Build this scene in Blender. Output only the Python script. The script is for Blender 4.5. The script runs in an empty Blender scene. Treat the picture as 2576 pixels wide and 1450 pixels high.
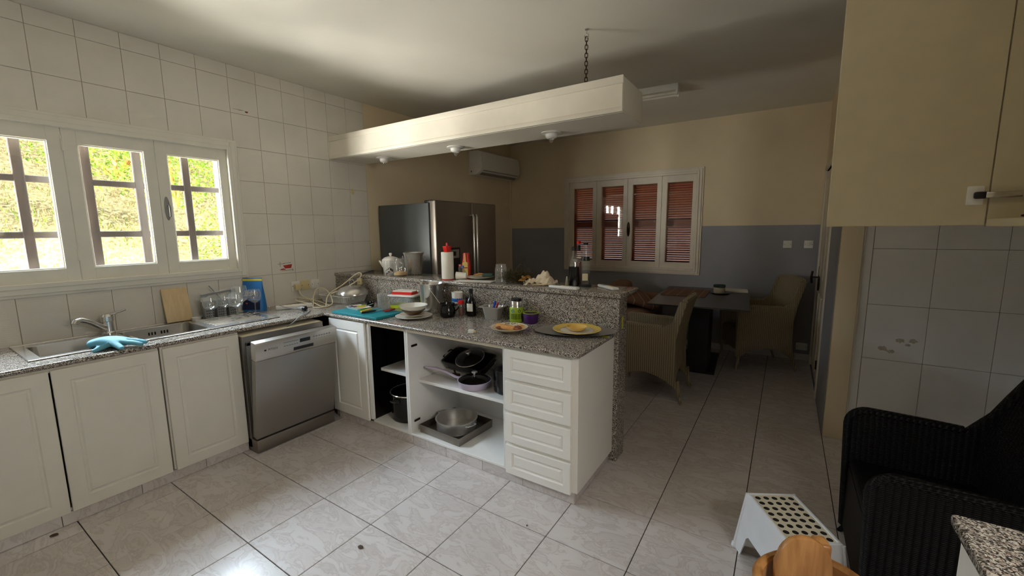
import bpy, bmesh, math, random
from mathutils import Vector, Matrix
random.seed(7)
scene = bpy.context.scene
COL = scene.collection
R = math.radians

# ---------------------------------------------------------------- camera
cam_d = bpy.data.cameras.new('camera')
cam_d.sensor_width = 36.0
cam_d.lens = 36.0 * 1056.941 / 2576.0
cam_d.clip_start = 0.02
cam = bpy.data.objects.new('camera', cam_d)
COL.objects.link(cam)
_rt = Vector((0.83887608, 0.54421861, -0.0106315))
_up = Vector((-0.06604943, 0.12115916, 0.9904332))
_fw = Vector((-0.54030029, 0.83014852, -0.13758285))
_m = Matrix(((_rt.x, _up.x, -_fw.x, 3.791), (_rt.y, _up.y, -_fw.y, 0.0), (_rt.z, _up.z, -_fw.z, 1.541), (0, 0, 0, 1)))
cam.matrix_world = _m
scene.camera = cam

# ---------------------------------------------------------------- sky, sun, daylight, fill
world = bpy.data.worlds.new('sky')
scene.world = world
world.use_nodes = True
_bg = world.node_tree.nodes['Background']
_bg.inputs[0].default_value = (0.70, 0.80, 1.0, 1)
_bg.inputs[1].default_value = 0.8

def lamp(kind, name, loc, direction, energy, color, **kw):
    d = bpy.data.lights.new(name, kind)
    d.energy = energy
    d.color = color
    for k, v in kw.items():
        setattr(d, k, v)
    o = bpy.data.objects.new(name, d)
    o.location = loc
    o.rotation_euler = Vector(direction).to_track_quat('-Z', 'Z' if kind != 'AREA' else 'Y').to_euler()
    COL.objects.link(o)
    return o

SUN_DIR = (-0.42, -0.50, -0.80)
lamp('SUN', 'sun', (3, 8, 9), SUN_DIR, 7.0, (1.0, 0.93, 0.80), angle=R(0.6))
# sky light entering through the sink window, from above the slope
lamp('AREA', 'window_skylight', (-1.15, 0.75, 2.85), (1.0, 0.0, -0.55), 800.0, (0.70, 0.83, 1.0), shape='RECTANGLE', size=2.5, size_y=1.1)
# sunlit ground just under the sink window, throwing light up to the ceiling
lamp('AREA', 'sunlit_ground_bounce', (-1.5, -0.75, 0.56), (1.0, 0.80, 0.55), 1000.0, (1.0, 0.96, 0.91), shape='RECTANGLE', size=2.0, size_y=0.5)
lamp('AREA', 'sunlit_slope_glow', (-1.3, -1.95, 1.50), (1.0, 1.40, 0.06), 1050.0, (1.0, 0.95, 0.89), shape='RECTANGLE', size=1.2, size_y=1.7)
# added fill light at the right wall behind the camera; no window there
lamp('AREA', 'side_fill_light', (4.82, 0.72, 1.95), (-0.75, 0.65, -0.05), 34.0, (1.0, 0.95, 0.88), shape='RECTANGLE', size=0.55, size_y=0.7)

vs = scene.view_settings
vs.view_transform = 'Standard'
vs.look = 'None'
vs.gamma = 1.0
vs.use_curve_mapping = False
vs.exposure = 0.0
scene.cycles.max_bounces = 9
scene.cycles.diffuse_bounces = 6
scene.cycles.glossy_bounces = 4
scene.cycles.transparent_max_bounces = 24
scene.cycles.caustics_reflective = False
scene.cycles.caustics_refractive = False
scene.cycles.sample_clamp_indirect = 6.0

# ---------------------------------------------------------------- materials
def lin(c):
    return tuple((x / 255 / 12.92 if x / 255 <= 0.04045 else ((x / 255 + 0.055) / 1.055) ** 2.4) for x in c) + (1.0,)

MATS = {}
class NT:
    def __init__(s, name):
        s.m = bpy.data.materials.new(name)
        s.m.use_nodes = True
        s.t = s.m.node_tree
        s.b = s.t.nodes['Principled BSDF']
        s.out = s.t.nodes['Material Output']
    def n(s, typ, **kw):
        nd = s.t.nodes.new(typ)
        for k, v in kw.items():
            if k.startswith('i_'):
                nd.inputs[k[2:].replace('_', ' ')].default_value = v
            else:
                setattr(nd, k, v)
        return nd
    def l(s, a, b):
        s.t.links.new(a, b)
    def ramp(s, fac, stops, interp='LINEAR'):
        r = s.t.nodes.new('ShaderNodeValToRGB')
        r.color_ramp.interpolation = interp
        el = r.color_ramp.elements
        while len(el) > 1:
            el.remove(el[-1])
        el[0].position = stops[0][0]
        el[0].color = stops[0][1]
        for p, c in stops[1:]:
            e = el.new(p)
            e.color = c
        s.l(fac, r.inputs[0])
        return r
    def bump(s, h, strength=0.2, dist=0.002):
        b = s.n('ShaderNodeBump')
        b.inputs['Strength'].default_value = strength
        b.inputs['Distance'].default_value = dist
        s.l(h, b.inputs['Height'])
        s.l(b.outputs[0], s.b.inputs['Normal'])
        return b

def plain(name, c, rough=0.5, metal=0.0, var=0.0, vscale=12.0, bump=0.0, bscale=300.0, spec=0.5, coat=0.0):
    """plain coloured surface with a little noise in colour and relief"""
    t = NT(name)
    b = t.b
    b.inputs['Base Color'].default_value = lin(c)
    b.inputs['Roughness'].default_value = rough
    b.inputs['Metallic'].default_value = metal
    b.inputs['Specular IOR Level'].default_value = spec
    b.inputs['Coat Weight'].default_value = coat
    tc = t.n('ShaderNodeTexCoord')
    nz = t.n('ShaderNodeTexNoise')
    nz.inputs['Scale'].default_value = vscale
    nz.inputs['Detail'].default_value = 5
    t.l(tc.outputs['Object'], nz.inputs['Vector'])
    v = var if var else 0.03
    d = tuple(x * (1 - v) for x in lin(c)[:3]) + (1,)
    u = tuple(min(1, x * (1 + v)) for x in lin(c)[:3]) + (1,)
    rp = t.ramp(nz.outputs['Fac'], [(0.3, d), (0.7, u)])
    t.l(rp.outputs[0], b.inputs['Base Color'])
    if bump:
        n2 = t.n('ShaderNodeTexNoise')
        n2.inputs['Scale'].default_value = bscale
        t.l(tc.outputs['Object'], n2.inputs['Vector'])
        t.bump(n2.outputs['Fac'], bump, 0.002)
    MATS[name] = t.m
    return t.m

def glass(name, tint=(1, 1, 1), fres=1.45, gl=1.0, base=0.04, haze=0.0):
    t = NT(name)
    t.t.nodes.remove(t.b)
    tr = t.n('ShaderNodeBsdfTransparent')
    tr.inputs[0].default_value = tint + (1,)
    g = t.n('ShaderNodeBsdfGlossy')
    g.inputs['Roughness'].default_value = 0.03
    g.inputs[0].default_value = (gl, gl, gl, 1)
    lw = t.n('ShaderNodeLayerWeight')
    pw = t.n('ShaderNodeMath', operation='POWER')
    pw.inputs[1].default_value = 3.5
    t.l(lw.outputs['Facing'], pw.inputs[0])
    ad = t.n('ShaderNodeMath', operation='MULTIPLY_ADD', use_clamp=True)
    ad.inputs[1].default_value = (fres - 1.0) * 1.5
    ad.inputs[2].default_value = base
    t.l(pw.outputs[0], ad.inputs[0])
    mx = t.n('ShaderNodeMixShader')
    t.l(ad.outputs[0], mx.inputs[0])
    t.l(tr.outputs[0], mx.inputs[1])
    t.l(g.outputs[0], mx.inputs[2])
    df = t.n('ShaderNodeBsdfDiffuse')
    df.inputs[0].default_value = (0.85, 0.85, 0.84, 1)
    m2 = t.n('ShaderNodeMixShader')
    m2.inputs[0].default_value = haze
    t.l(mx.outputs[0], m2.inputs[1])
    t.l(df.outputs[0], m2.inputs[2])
    t.l(m2.outputs[0], t.out.inputs[0])
    MATS[name] = t.m
    return t.m

def wood(name, c1, c2, scale=6.0, rough=0.45, axis='Z', stretch=9.0):
    t = NT(name)
    tc = t.n('ShaderNodeTexCoord')
    mp = t.n('ShaderNodeMapping')
    s = [stretch, stretch, stretch]
    s['XYZ'.index(axis)] = 1.0
    mp.inputs['Scale'].default_value = s
    t.l(tc.outputs['Object'], mp.inputs[0])
    nz = t.n('ShaderNodeTexNoise')
    nz.inputs['Scale'].default_value = scale
    nz.inputs['Detail'].default_value = 6
    nz.inputs['Distortion'].default_value = 0.6
    t.l(mp.outputs[0], nz.inputs['Vector'])
    r = t.ramp(nz.outputs['Fac'], [(0.32, lin(c1)), (0.68, lin(c2))])
    t.l(r.outputs[0], t.b.inputs['Base Color'])
    t.b.inputs['Roughness'].default_value = rough
    t.bump(nz.outputs['Fac'], 0.1, 0.001)
    MATS[name] = t.m
    return t.m

def wicker(name, c1, c2, scale=150.0, rough=0.5, strength=0.8):
    t = NT(name)
    tc = t.n('ShaderNodeTexCoord')
    w1 = t.n('ShaderNodeTexWave', wave_type='BANDS', bands_direction='Z')
    w1.inputs['Scale'].default_value = scale * 0.35
    w1.inputs['Distortion'].default_value = 0.6
    mp = t.n('ShaderNodeMapping')
    mp.inputs['Rotation'].default_value = (0, 0, 0.785)
    t.l(tc.outputs['Object'], mp.inputs[0])
    w2 = t.n('ShaderNodeTexWave', wave_type='BANDS', bands_direction='X')
    w2.inputs['Scale'].default_value = scale * 0.16
    w2.inputs['Distortion'].default_value = 0.4
    t.l(tc.outputs['Object'], w1.inputs[0])
    t.l(mp.outputs[0], w2.inputs[0])
    mm = t.n('ShaderNodeMath', operation='MULTIPLY')
    t.l(w1.outputs['Fac'], mm.inputs[0])
    t.l(w2.outputs['Fac'], mm.inputs[1])
    r = t.ramp(mm.outputs[0], [(0.05, lin(c1)), (0.5, lin(c2))])
    t.l(r.outputs[0], t.b.inputs['Base Color'])
    t.b.inputs['Roughness'].default_value = rough
    t.bump(mm.outputs[0], strength, 0.004)
    MATS[name] = t.m
    return t.m

def tile_wall(name, c):
    t = NT(name)
    tc = t.n('ShaderNodeTexCoord')
    w = t.n('ShaderNodeTexWave', wave_type='BANDS', bands_direction='Z')
    w.inputs['Scale'].default_value = 26.0
    w.inputs['Distortion'].default_value = 1.2
    w.inputs['Detail'].default_value = 2
    t.l(tc.outputs['Object'], w.inputs[0])
    g = t.n('ShaderNodeNewGeometry')
    nz = t.n('ShaderNodeTexNoise')
    nz.inputs['Scale'].default_value = 2.3
    nz.inputs['Detail'].default_value = 6
    t.l(g.outputs['Position'], nz.inputs['Vector'])
    a = lin(c)
    d = tuple(x * 0.90 for x in a[:3]) + (1,)
    r = t.ramp(nz.outputs['Fac'], [(0.3, d), (0.6, a)])
    t.l(r.outputs[0], t.b.inputs['Base Color'])
    t.b.inputs['Roughness'].default_value = 0.22
    t.bump(w.outputs['Fac'], 0.12, 0.002)
    MATS[name] = t.m

def floor_tile(name):
    t = NT(name)
    tc = t.n('ShaderNodeTexCoord')
    oi = t.n('ShaderNodeObjectInfo')
    sc = t.n('ShaderNodeVectorMath', operation='SCALE')
    sc.inputs['Scale'].default_value = 37.0
    cb = t.n('ShaderNodeCombineXYZ')
    t.l(oi.outputs['Random'], cb.inputs[0])
    t.l(oi.outputs['Random'], cb.inputs[1])
    t.l(cb.outputs[0], sc.inputs[0])
    ad = t.n('ShaderNodeVectorMath', operation='ADD')
    t.l(tc.outputs['Object'], ad.inputs[0])
    t.l(sc.outputs[0], ad.inputs[1])
    mp = t.n('ShaderNodeMapping')
    mp.inputs['Rotation'].default_value = (0, 0, 0.9)
    mp.inputs['Scale'].default_value = (1.0, 2.2, 1.0)
    t.l(ad.outputs[0], mp.inputs[0])
    nz = t.n('ShaderNodeTexNoise')
    nz.inputs['Scale'].default_value = 5.0
    nz.inputs['Detail'].default_value = 9
    nz.inputs['Roughness'].default_value = 0.62
    nz.inputs['Distortion'].default_value = 1.3
    t.l(mp.outputs[0], nz.inputs['Vector'])
    r = t.ramp(nz.outputs['Fac'], [(0.28, lin((192, 183, 179))), (0.44, lin((204, 197, 194))), (0.5, lin((189, 180, 176))), (0.53, lin((206, 200, 197))), (0.75, lin((209, 203, 201)))])
    t.l(r.outputs[0], t.b.inputs['Base Color'])
    t.b.inputs['Roughness'].default_value = 0.2
    t.b.inputs['Specular IOR Level'].default_value = 0.75
    MATS[name] = t.m

def granite(name, dark=(30, 29, 28), scale=70.0):
    t = NT(name)
    g = t.n('ShaderNodeNewGeometry')
    n0 = t.n('ShaderNodeTexNoise')
    n0.inputs['Scale'].default_value = 60
    n0.inputs['Detail'].default_value = 3
    t.l(g.outputs['Position'], n0.inputs['Vector'])
    mx = t.n('ShaderNodeVectorMath', operation='MULTIPLY_ADD')
    mx.inputs[1].default_value = (0.012, 0.012, 0.012)
    t.l(n0.outputs['Color'], mx.inputs[0])
    t.l(g.outputs['Position'], mx.inputs[2])
    v = t.n('ShaderNodeTexVoronoi')
    v.inputs['Scale'].default_value = scale
    t.l(mx.outputs[0], v.inputs['Vector'])
    sp = t.n('ShaderNodeSeparateColor')
    t.l(v.outputs['Color'], sp.inputs[0])
    r = t.ramp(sp.outputs[0], [(0.0, lin(dark)), (0.24, lin((92, 87, 82))), (0.40, lin((146, 138, 128))), (0.58, lin((184, 176, 166))), (0.78, lin((206, 199, 189))), (0.93, lin((126, 108, 94)))], 'CONSTANT')
    t.l(r.outputs[0], t.b.inputs['Base Color'])
    t.b.inputs['Roughness'].default_value = 0.12
    MATS[name] = t.m

def brushed(name, c, rough=0.3, axis='Z', metal=0.85):
    t = NT(name)
    tc = t.n('ShaderNodeTexCoord')
    mp = t.n('ShaderNodeMapping')
    s = [220, 220, 220]
    s['XYZ'.index(axis)] = 3
    mp.inputs['Scale'].default_value = s
    t.l(tc.outputs['Object'], mp.inputs[0])
    nz = t.n('ShaderNodeTexNoise')
    nz.inputs['Scale'].default_value = 1.0
    t.l(mp.outputs[0], nz.inputs['Vector'])
    t.b.inputs['Base Color'].default_value = lin(c)
    t.b.inputs['Metallic'].default_value = metal
    r = t.n('ShaderNodeMapRange')
    r.inputs['To Min'].default_value = rough - 0.06
    r.inputs['To Max'].default_value = rough + 0.08
    t.l(nz.outputs['Fac'], r.inputs['Value'])
    t.l(r.outputs[0], t.b.inputs['Roughness'])
    MATS[name] = t.m

def striped(name, base, stripe, freq=10.0, axis='X', width=0.06):
    t = NT(name)
    tc = t.n('ShaderNodeTexCoord')
    sx = t.n('ShaderNodeSeparateXYZ')
    t.l(tc.outputs['Object'], sx.inputs[0])
    mu = t.n('ShaderNodeMath', operation='MULTIPLY')
    mu.inputs[1].default_value = freq
    t.l(sx.outputs['XYZ'.index(axis)], mu.inputs[0])
    fr = t.n('ShaderNodeMath', operation='FRACT')
    t.l(mu.outputs[0], fr.inputs[0])
    r = t.ramp(fr.outputs[0], [(0.0, lin(base)), (0.5, lin(stripe)), (0.5 + width, lin(base))], 'CONSTANT')
    t.l(r.outputs[0], t.b.inputs['Base Color'])
    t.b.inputs['Roughness'].default_value = 0.9
    MATS[name] = t.m

tile_wall('tile_white', (228, 223, 212))
tile_wall('tile_grey', (226, 224, 222))
floor_tile('floor_tile')
granite('granite', (54, 51, 48), 280.0)
plain('grout', (176, 168, 154), 0.9)
plain('grout_light', (128, 122, 114), 0.9)
plain('grout_floor', (62, 56, 50), 0.95)
plain('paint_beige', (226, 209, 178), 0.8, var=0.04, vscale=3, bump=0.08, bscale=90)
plain('paint_grey', (152, 152, 158), 0.75, var=0.06, vscale=3, bump=0.08, bscale=90)
plain('paint_ceiling', (232, 228, 218), 0.85, var=0.03, vscale=2, bump=0.1, bscale=60)
plain('paint_outside', (220, 210, 190), 0.9)
plain('frame_cream', (228, 225, 213), 0.38, var=0.03, vscale=8, bump=0.03, bscale=60)
plain('frame_white', (226, 216, 200), 0.4, var=0.05, vscale=8, bump=0.04, bscale=80)
plain('beam_paint', (240, 233, 218), 0.5, var=0.02)
plain('door_cream', (224, 221, 211), 0.4, var=0.03, vscale=5, bump=0.03, bscale=80)
plain('door_white', (236, 233, 226), 0.38, var=0.02, vscale=5, bump=0.03, bscale=80)
plain('melamine', (232, 230, 226), 0.4, var=0.02)
plain('rail_cream', (228, 219, 196), 0.45)
plain('plastic_white', (232, 230, 224), 0.35)
plain('plastic_ivory', (216, 200, 152), 0.4)
plain('plastic_black', (22, 22, 23), 0.35)
plain('plastic_grey', (132, 132, 130), 0.45)
plain('black_enamel', (14, 14, 15), 0.18)
plain('black_matt', (18, 18, 18), 0.55)
plain('black_hole', (6, 6, 6), 0.9)
plain('nonstick', (16, 16, 17), 0.32)
brushed('steel', (200, 197, 192), 0.36, 'Z', 0.75)
brushed('steel_h', (190, 186, 180), 0.3, 'Y')
brushed('sink_steel', (150, 145, 138), 0.38, 'Y')
brushed('steel_door', (158, 154, 150), 0.36, 'Z')
brushed('steel_dark', (138, 130, 122), 0.36, 'Z')
plain('fridge_side', (84, 88, 90), 0.42, 0.1)
plain('chrome', (228, 227, 225), 0.1, 0.9)
plain('chrome_soft', (212, 209, 205), 0.2, 0.85)
plain('cab_inner', (206, 194, 164), 0.45)
plain('cab_void_shade', (46, 41, 37), 0.6)  # near-black brown paints the shade of the unlit corner void into the panels
plain('bronze', (66, 48, 30), 0.35, 0.8)
plain('rust', (120, 62, 40), 0.8)
glass('glass_clear', (0.985, 0.99, 0.985), 1.42, 1.0, 0.06, 0.05)  # slight white diffuse stands in for bright highlights on the glass
glass('glass_pane', (0.95, 0.96, 0.94), 1.3, 1.0, 0.045)
glass('glass_dark', (0.42, 0.44, 0.45), 1.45, 0.8, 0.06)
glass('plastic_clear', (0.92, 0.93, 0.93), 1.35, 0.9, 0.10, 0.12)
glass('glass_lid', (0.55, 0.55, 0.56), 1.45, 0.8, 0.06)
glass('water_bottle', (0.75, 0.82, 0.92), 1.35, 0.9, 0.08)
wood('wood_board', (206, 178, 134), (220, 194, 152), 9, 0.55, 'Z', 6)
wood('wood_honey', (146, 96, 50), (192, 140, 84), 5, 0.35, 'Z', 7)
wood('wood_red', (134, 66, 50), (172, 92, 70), 10, 0.5, 'X', 8)
wood('wood_brown', (40, 30, 25), (60, 45, 37), 8, 0.55, 'Z', 8)
wicker('wicker_cream', (118, 105, 80), (196, 180, 148))
wicker('wicker_black', (1, 1, 1), (6, 5, 4), 130, 0.5, 0.9)
MATS['wicker_black'].node_tree.nodes['Principled BSDF'].inputs['Specular IOR Level'].default_value = 0.25
striped('mat_striped', (118, 84, 66), (176, 150, 126), 9.0, 'X', 0.06)
plain('cushion_brown', (140, 106, 84), 0.9, var=0.12, vscale=6, bump=0.2, bscale=220)
plain('table_black', (52, 50, 48), 0.28)
plain('teal', (14, 128, 138), 0.5)
plain('rubber_blue', (98, 166, 186), 0.6, var=0.06)
plain('ceramic_white', (238, 236, 230), 0.15, coat=0.3)
plain('ceramic_cream', (226, 212, 184), 0.2, coat=0.2)
plain('ceramic_brown', (92, 66, 40), 0.25)
plain('ceramic_yellow', (222, 190, 92), 0.2)
plain('yellow_bowl', (226, 186, 100), 0.35)
plain('plate_white', (226, 224, 214), 0.2)
plain('red_plastic', (206, 28, 20), 0.35)
plain('red_dark', (150, 34, 30), 0.4)
plain('mayo_yellow', (232, 206, 120), 0.35)
plain('ketchup_red', (196, 34, 22), 0.3)
plain('label_cream', (228, 216, 184), 0.6)
plain('label_white', (232, 228, 218), 0.6)
plain('paper_white', (232, 226, 212), 0.9, bump=0.3, bscale=240)
plain('cloth_cream', (222, 206, 178), 0.95, var=0.06, bump=0.3, bscale=300)
plain('sugar', (206, 166, 104), 0.95, var=0.1, vscale=300)
plain('herb', (78, 70, 38), 0.9, var=0.3, vscale=40)
plain('leaf_dry', (186, 140, 78), 0.8, var=0.15, vscale=20)
plain('leaf_dark', (74, 58, 44), 0.8, var=0.2, vscale=20)
plain('soy_black', (10, 7, 6), 0.2)
plain('blue_cap', (90, 130, 205), 0.4)
plain('lime', (190, 206, 40), 0.4)
plain('lime_dark', (150, 176, 40), 0.35)
plain('purple', (66, 22, 92), 0.25)
plain('cable_cream', (222, 208, 176), 0.5)
plain('cable_grey', (150, 150, 150), 0.5)
plain('knife_green', (70, 150, 40), 0.4)
plain('knife_yellow', (226, 190, 90), 0.4)
plain('blue_pen', (24, 70, 170), 0.35)
plain('spice', (110, 52, 28), 0.7, var=0.2, vscale=200)
plain('sponge_green', (58, 84, 80), 0.9, bump=0.3, bscale=200)
plain('food_bread', (212, 158, 96), 0.8, var=0.15, vscale=60)
plain('food_brown', (132, 78, 48), 0.7, var=0.3, vscale=90)
plain('tape_yellow', (206, 200, 40), 0.6)
plain('lilac', (196, 184, 206), 0.3)
plain('pouch_blue', (40, 118, 190), 0.3, var=0.05)
plain('pouch_navy', (34, 42, 74), 0.3)
plain('pouch_yellow', (232, 214, 60), 0.4)
plain('print_navy', (16, 24, 60), 0.4)
plain('print_white', (240, 240, 240), 0.4)
plain('print_black', (24, 22, 22), 0.5)
plain('print_red', (170, 44, 42), 0.4)
plain('print_blue', (30, 104, 186), 0.4)
plain('maroon', (92, 30, 26), 0.5)
plain('stool_white', (232, 234, 238), 0.4)
plain('stool_top', (214, 204, 180), 0.6)
plain('dry_grass', (206, 192, 146), 0.9, var=0.45, vscale=9)
plain('leaf_green', (122, 156, 50), 0.6, var=0.5, vscale=9)
plain('hill_earth', (184, 172, 132), 1.0, var=0.6, vscale=22)
plain('tube_lamp', (226, 222, 206), 0.4)
plain('stain_brown', (170, 160, 146), 0.8, var=0.2, vscale=60)
M = MATS

# ---------------------------------------------------------------- mesh helpers
class MB:
    def __init__(s):
        s.bm = bmesh.new()
        s.mi = 0
    def _new(s, f0):
        for f in list(s.bm.faces)[f0:]:
            f.material_index = s.mi
    def box(s, x0, x1, y0, y1, z0, z1, bev=0.0, seg=2, mtx=None):
        f0 = len(s.bm.faces)
        vs_ = bmesh.ops.create_cube(s.bm, size=1.0)['verts']
        for v in vs_:
            v.co = Vector(((x0 + x1) / 2 + v.co.x * (x1 - x0), (y0 + y1) / 2 + v.co.y * (y1 - y0), (z0 + z1) / 2 + v.co.z * (z1 - z0)))
        if mtx is not None:
            for v in vs_:
                v.co = mtx @ v.co
        if bev > 0:
            es = set(e for v in vs_ for e in v.link_edges)
            bmesh.ops.bevel(s.bm, geom=list(es), offset=bev, segments=seg, affect='EDGES', profile=0.5, clamp_overlap=True)
            s.bm.faces.ensure_lookup_table()
        s._new(f0 if bev == 0 else f0)
        return s
    def prism(s, pts, axis, a, b, bev=0.0):
        f0 = len(s.bm.faces)
        def mk(p, t):
            if axis == 'x':
                return (t, p[0], p[1])
            if axis == 'y':
                return (p[0], t, p[1])
            return (p[0], p[1], t)
        va = [s.bm.verts.new(mk(p, a)) for p in pts]
        vb = [s.bm.verts.new(mk(p, b)) for p in pts]
        n = len(pts)
        fa = s.bm.faces.new(va)
        fb = s.bm.faces.new(vb[::-1])
        sides = [s.bm.faces.new((va[i], vb[i], vb[(i + 1) % n], va[(i + 1) % n])) for i in range(n)]
        bmesh.ops.recalc_face_normals(s.bm, faces=[fa, fb] + sides)
        if bev:
            bmesh.ops.bevel(s.bm, geom=list(set(list(fa.edges) + list(fb.edges))), offset=bev, segments=2, affect='EDGES', profile=0.5, clamp_overlap=True)
        s._new(f0)
        return s
    def lathe(s, prof, c=(0, 0, 0), n=28, mtx=None, closed=False):
        f0 = len(s.bm.faces)
        rings = []
        for r, z in prof:
            if r < 1e-6:
                rings.append([s.bm.verts.new((c[0], c[1], c[2] + z))])
            else:
                rings.append([s.bm.verts.new((c[0] + r * math.cos(2 * math.pi * i / n), c[1] + r * math.sin(2 * math.pi * i / n), c[2] + z)) for i in range(n)])
        pairs = list(zip(rings, rings[1:]))
        if closed:
            pairs.append((rings[-1], rings[0]))
        for A, Bq in pairs:
            if len(A) == 1 and len(Bq) == 1:
                continue
            for i in range(n):
                j = (i + 1) % n
                if len(A) == 1:
                    s.bm.faces.new((A[0], Bq[j], Bq[i]))
                elif len(Bq) == 1:
                    s.bm.faces.new((A[i], A[j], Bq[0]))
                else:
                    s.bm.faces.new((A[i], A[j], Bq[j], Bq[i]))
        if mtx is not None:
            for ring in rings:
                for v in ring:
                    v.co = mtx @ v.co
        s._new(f0)
        return s
    def tube(s, pts, r, n=8, closed=False, cap=True, flat=1.0):
        f0 = len(s.bm.faces)
        P = [Vector(p) for p in pts]
        rs = r if isinstance(r, (list, tuple)) else [r] * len(P)
        T = []
        for i in range(len(P)):
            if closed:
                t = P[(i + 1) % len(P)] - P[i - 1]
            else:
                t = P[min(i + 1, len(P) - 1)] - P[max(i - 1, 0)]
            T.append(t.normalized() if t.length > 1e-9 else Vector((0, 0, 1)))
        u = T[0].orthogonal().normalized()
        if abs(T[0].z) < 0.9:
            u = (Vector((0, 0, 1)) - T[0] * T[0].z).normalized()
        rings = []
        for i, p in enumerate(P):
            u = (u - T[i] * u.dot(T[i]))
            u = u.normalized() if u.length > 1e-9 else T[i].orthogonal().normalized()
            w = T[i].cross(u)
            rings.append([s.bm.verts.new(p + (u * math.cos(2 * math.pi * k / n) * flat + w * math.sin(2 * math.pi * k / n)) * rs[i]) for k in range(n)])
        pr = list(zip(rings, rings[1:]))
        if closed:
            pr.append((rings[-1], rings[0]))
        for A, Bq in pr:
            for k in range(n):
                s.bm.faces.new((A[k], A[(k + 1) % n], Bq[(k + 1) % n], Bq[k]))
        if cap and not closed:
            s.bm.faces.new(rings[0][::-1])
            s.bm.faces.new(rings[-1])
        s._new(f0)
        return s
    def ball(s, c, r, sc=(1, 1, 1), u=16, v=10, mtx=None):
        f0 = len(s.bm.faces)
        vs_ = bmesh.ops.create_uvsphere(s.bm, u_segments=u, v_segments=v, radius=r)['verts']
        for q in vs_:
            q.co = Vector((q.co.x * sc[0], q.co.y * sc[1], q.co.z * sc[2]))
            if mtx is not None:
                q.co = mtx @ q.co
            q.co += Vector(c)
        s._new(f0)
        return s
    def face(s, pts):
        f = s.bm.faces.new([s.bm.verts.new(p) for p in pts])
        f.material_index = s.mi
        return f
    def build(s, name, mats, parent=None, loc=(0, 0, 0), rot=(0, 0, 0), smooth=True, ang=35):
        me = bpy.data.meshes.new(name)
        bmesh.ops.recalc_face_normals(s.bm, faces=s.bm.faces[:])
        s.bm.to_mesh(me)
        s.bm.free()
        for m in (mats if isinstance(mats, (list, tuple)) else [mats]):
            me.materials.append(M[m] if isinstance(m, str) else m)
        if smooth:
            me.polygons.foreach_set('use_smooth', [True] * len(me.polygons))
            me.set_sharp_from_angle(angle=R(ang))
        o = bpy.data.objects.new(name, me)
        COL.objects.link(o)
        o.location = loc
        o.rotation_euler = rot
        o.parent = parent
        return o

def tag(o, label=None, cat=None, group=None, kind=None):
    if label: o['label'] = label
    if cat: o['category'] = cat
    if group: o['group'] = group
    if kind: o['kind'] = kind
    return o

def thing(name, label, cat, loc=(0, 0, 0), rz=0.0, group=None, rot=None):
    o = bpy.data.objects.new(name, None)
    o.empty_display_size = 0.1
    COL.objects.link(o)
    o.location = loc
    o.rotation_euler = rot if rot else (0, 0, rz)
    return tag(o, label, cat, group)

def struct(o):
    o['kind'] = 'structure'
    return o

def dup(o, name=None, parent=None, loc=None, rot=None):
    c = o.copy()
    COL.objects.link(c)
    c.parent = parent
    if loc is not None: c.location = loc
    if rot is not None: c.rotation_euler = rot
    return c

def text(name, s_, size, mat, parent, mtx, extrude=0.0003, offset=0.0):
    cu = bpy.data.curves.new(name, 'FONT')
    cu.body = s_
    cu.size = size
    cu.extrude = extrude
    cu.offset = offset
    cu.resolution_u = 2
    cu.align_x = 'CENTER'
    cu.align_y = 'CENTER'
    tmp = bpy.data.objects.new(name + '_t', cu)
    COL.objects.link(tmp)
    dg = bpy.context.evaluated_depsgraph_get()
    me = bpy.data.meshes.new_from_object(tmp.evaluated_get(dg))
    bpy.data.objects.remove(tmp)
    me.materials.clear()
    me.materials.append(M[mat])
    o = bpy.data.objects.new(name, me)
    COL.objects.link(o)
    o.parent = parent
    o.matrix_local = mtx
    return o

def face_mtx(o, right, up_):
    """matrix whose local x/y lie along right/up_ at origin o"""
    r = Vector(right).normalized()
    u = Vector(up_).normalized()
    n = r.cross(u)
    return Matrix(((r.x, u.x, n.x, o[0]), (r.y, u.y, n.y, o[1]), (r.z, u.z, n.z, o[2]), (0, 0, 0, 1)))

def routed(w, h, t, marg, groove=0.017, depth=0.007):
    """door or drawer front, lying in local XY (x=w, y=h), front face at z=t, with a routed groove"""
    b = MB()
    b.box(0, w, 0, h, 0, t, 0.0025, 1)
    f = max(b.bm.faces, key=lambda q: (round(q.calc_center_median().z, 5), q.calc_area()))
    for th, dp in ((marg, 0), (groove * 0.35, -depth), (groove * 0.4, 0), (groove * 0.5, depth * 0.8)):
        bmesh.ops.inset_region(b.bm, faces=[f], thickness=th, depth=dp, use_even_offset=True)
    return b
# ================================================================ THE SETTING
ZC = 2.862
# ---- floor
b = MB()
b.box(-0.3, 5.4, -1.5, 6.1, -0.12, -0.006)
floor = struct(b.build('floor', 'grout_floor', smooth=False))
TX, TY = 0.413, 0.417
b = MB()
b.box(-TX / 2 + 0.0021, TX / 2 - 0.0021, -TY / 2 + 0.0021, TY / 2 - 0.0021, -0.008, 0.0, 0.0014, 1)
ft0 = b.build('tile', 'floor_tile', floor)
first = True
for i in range(-1, 11):
    for j in range(-4, 12):
        cx, cy = 0.802 + (i + 0.5) * TX, 0.873 + (j + 0.5) * TY
        if cx > 4.3 and cy > 3.9:
            continue
        if cx < 0.5 and cy < 2.4:
            continue
        o = ft0 if first else dup(ft0, parent=floor)
        first = False
        o.location = (cx, cy, 0)

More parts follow.
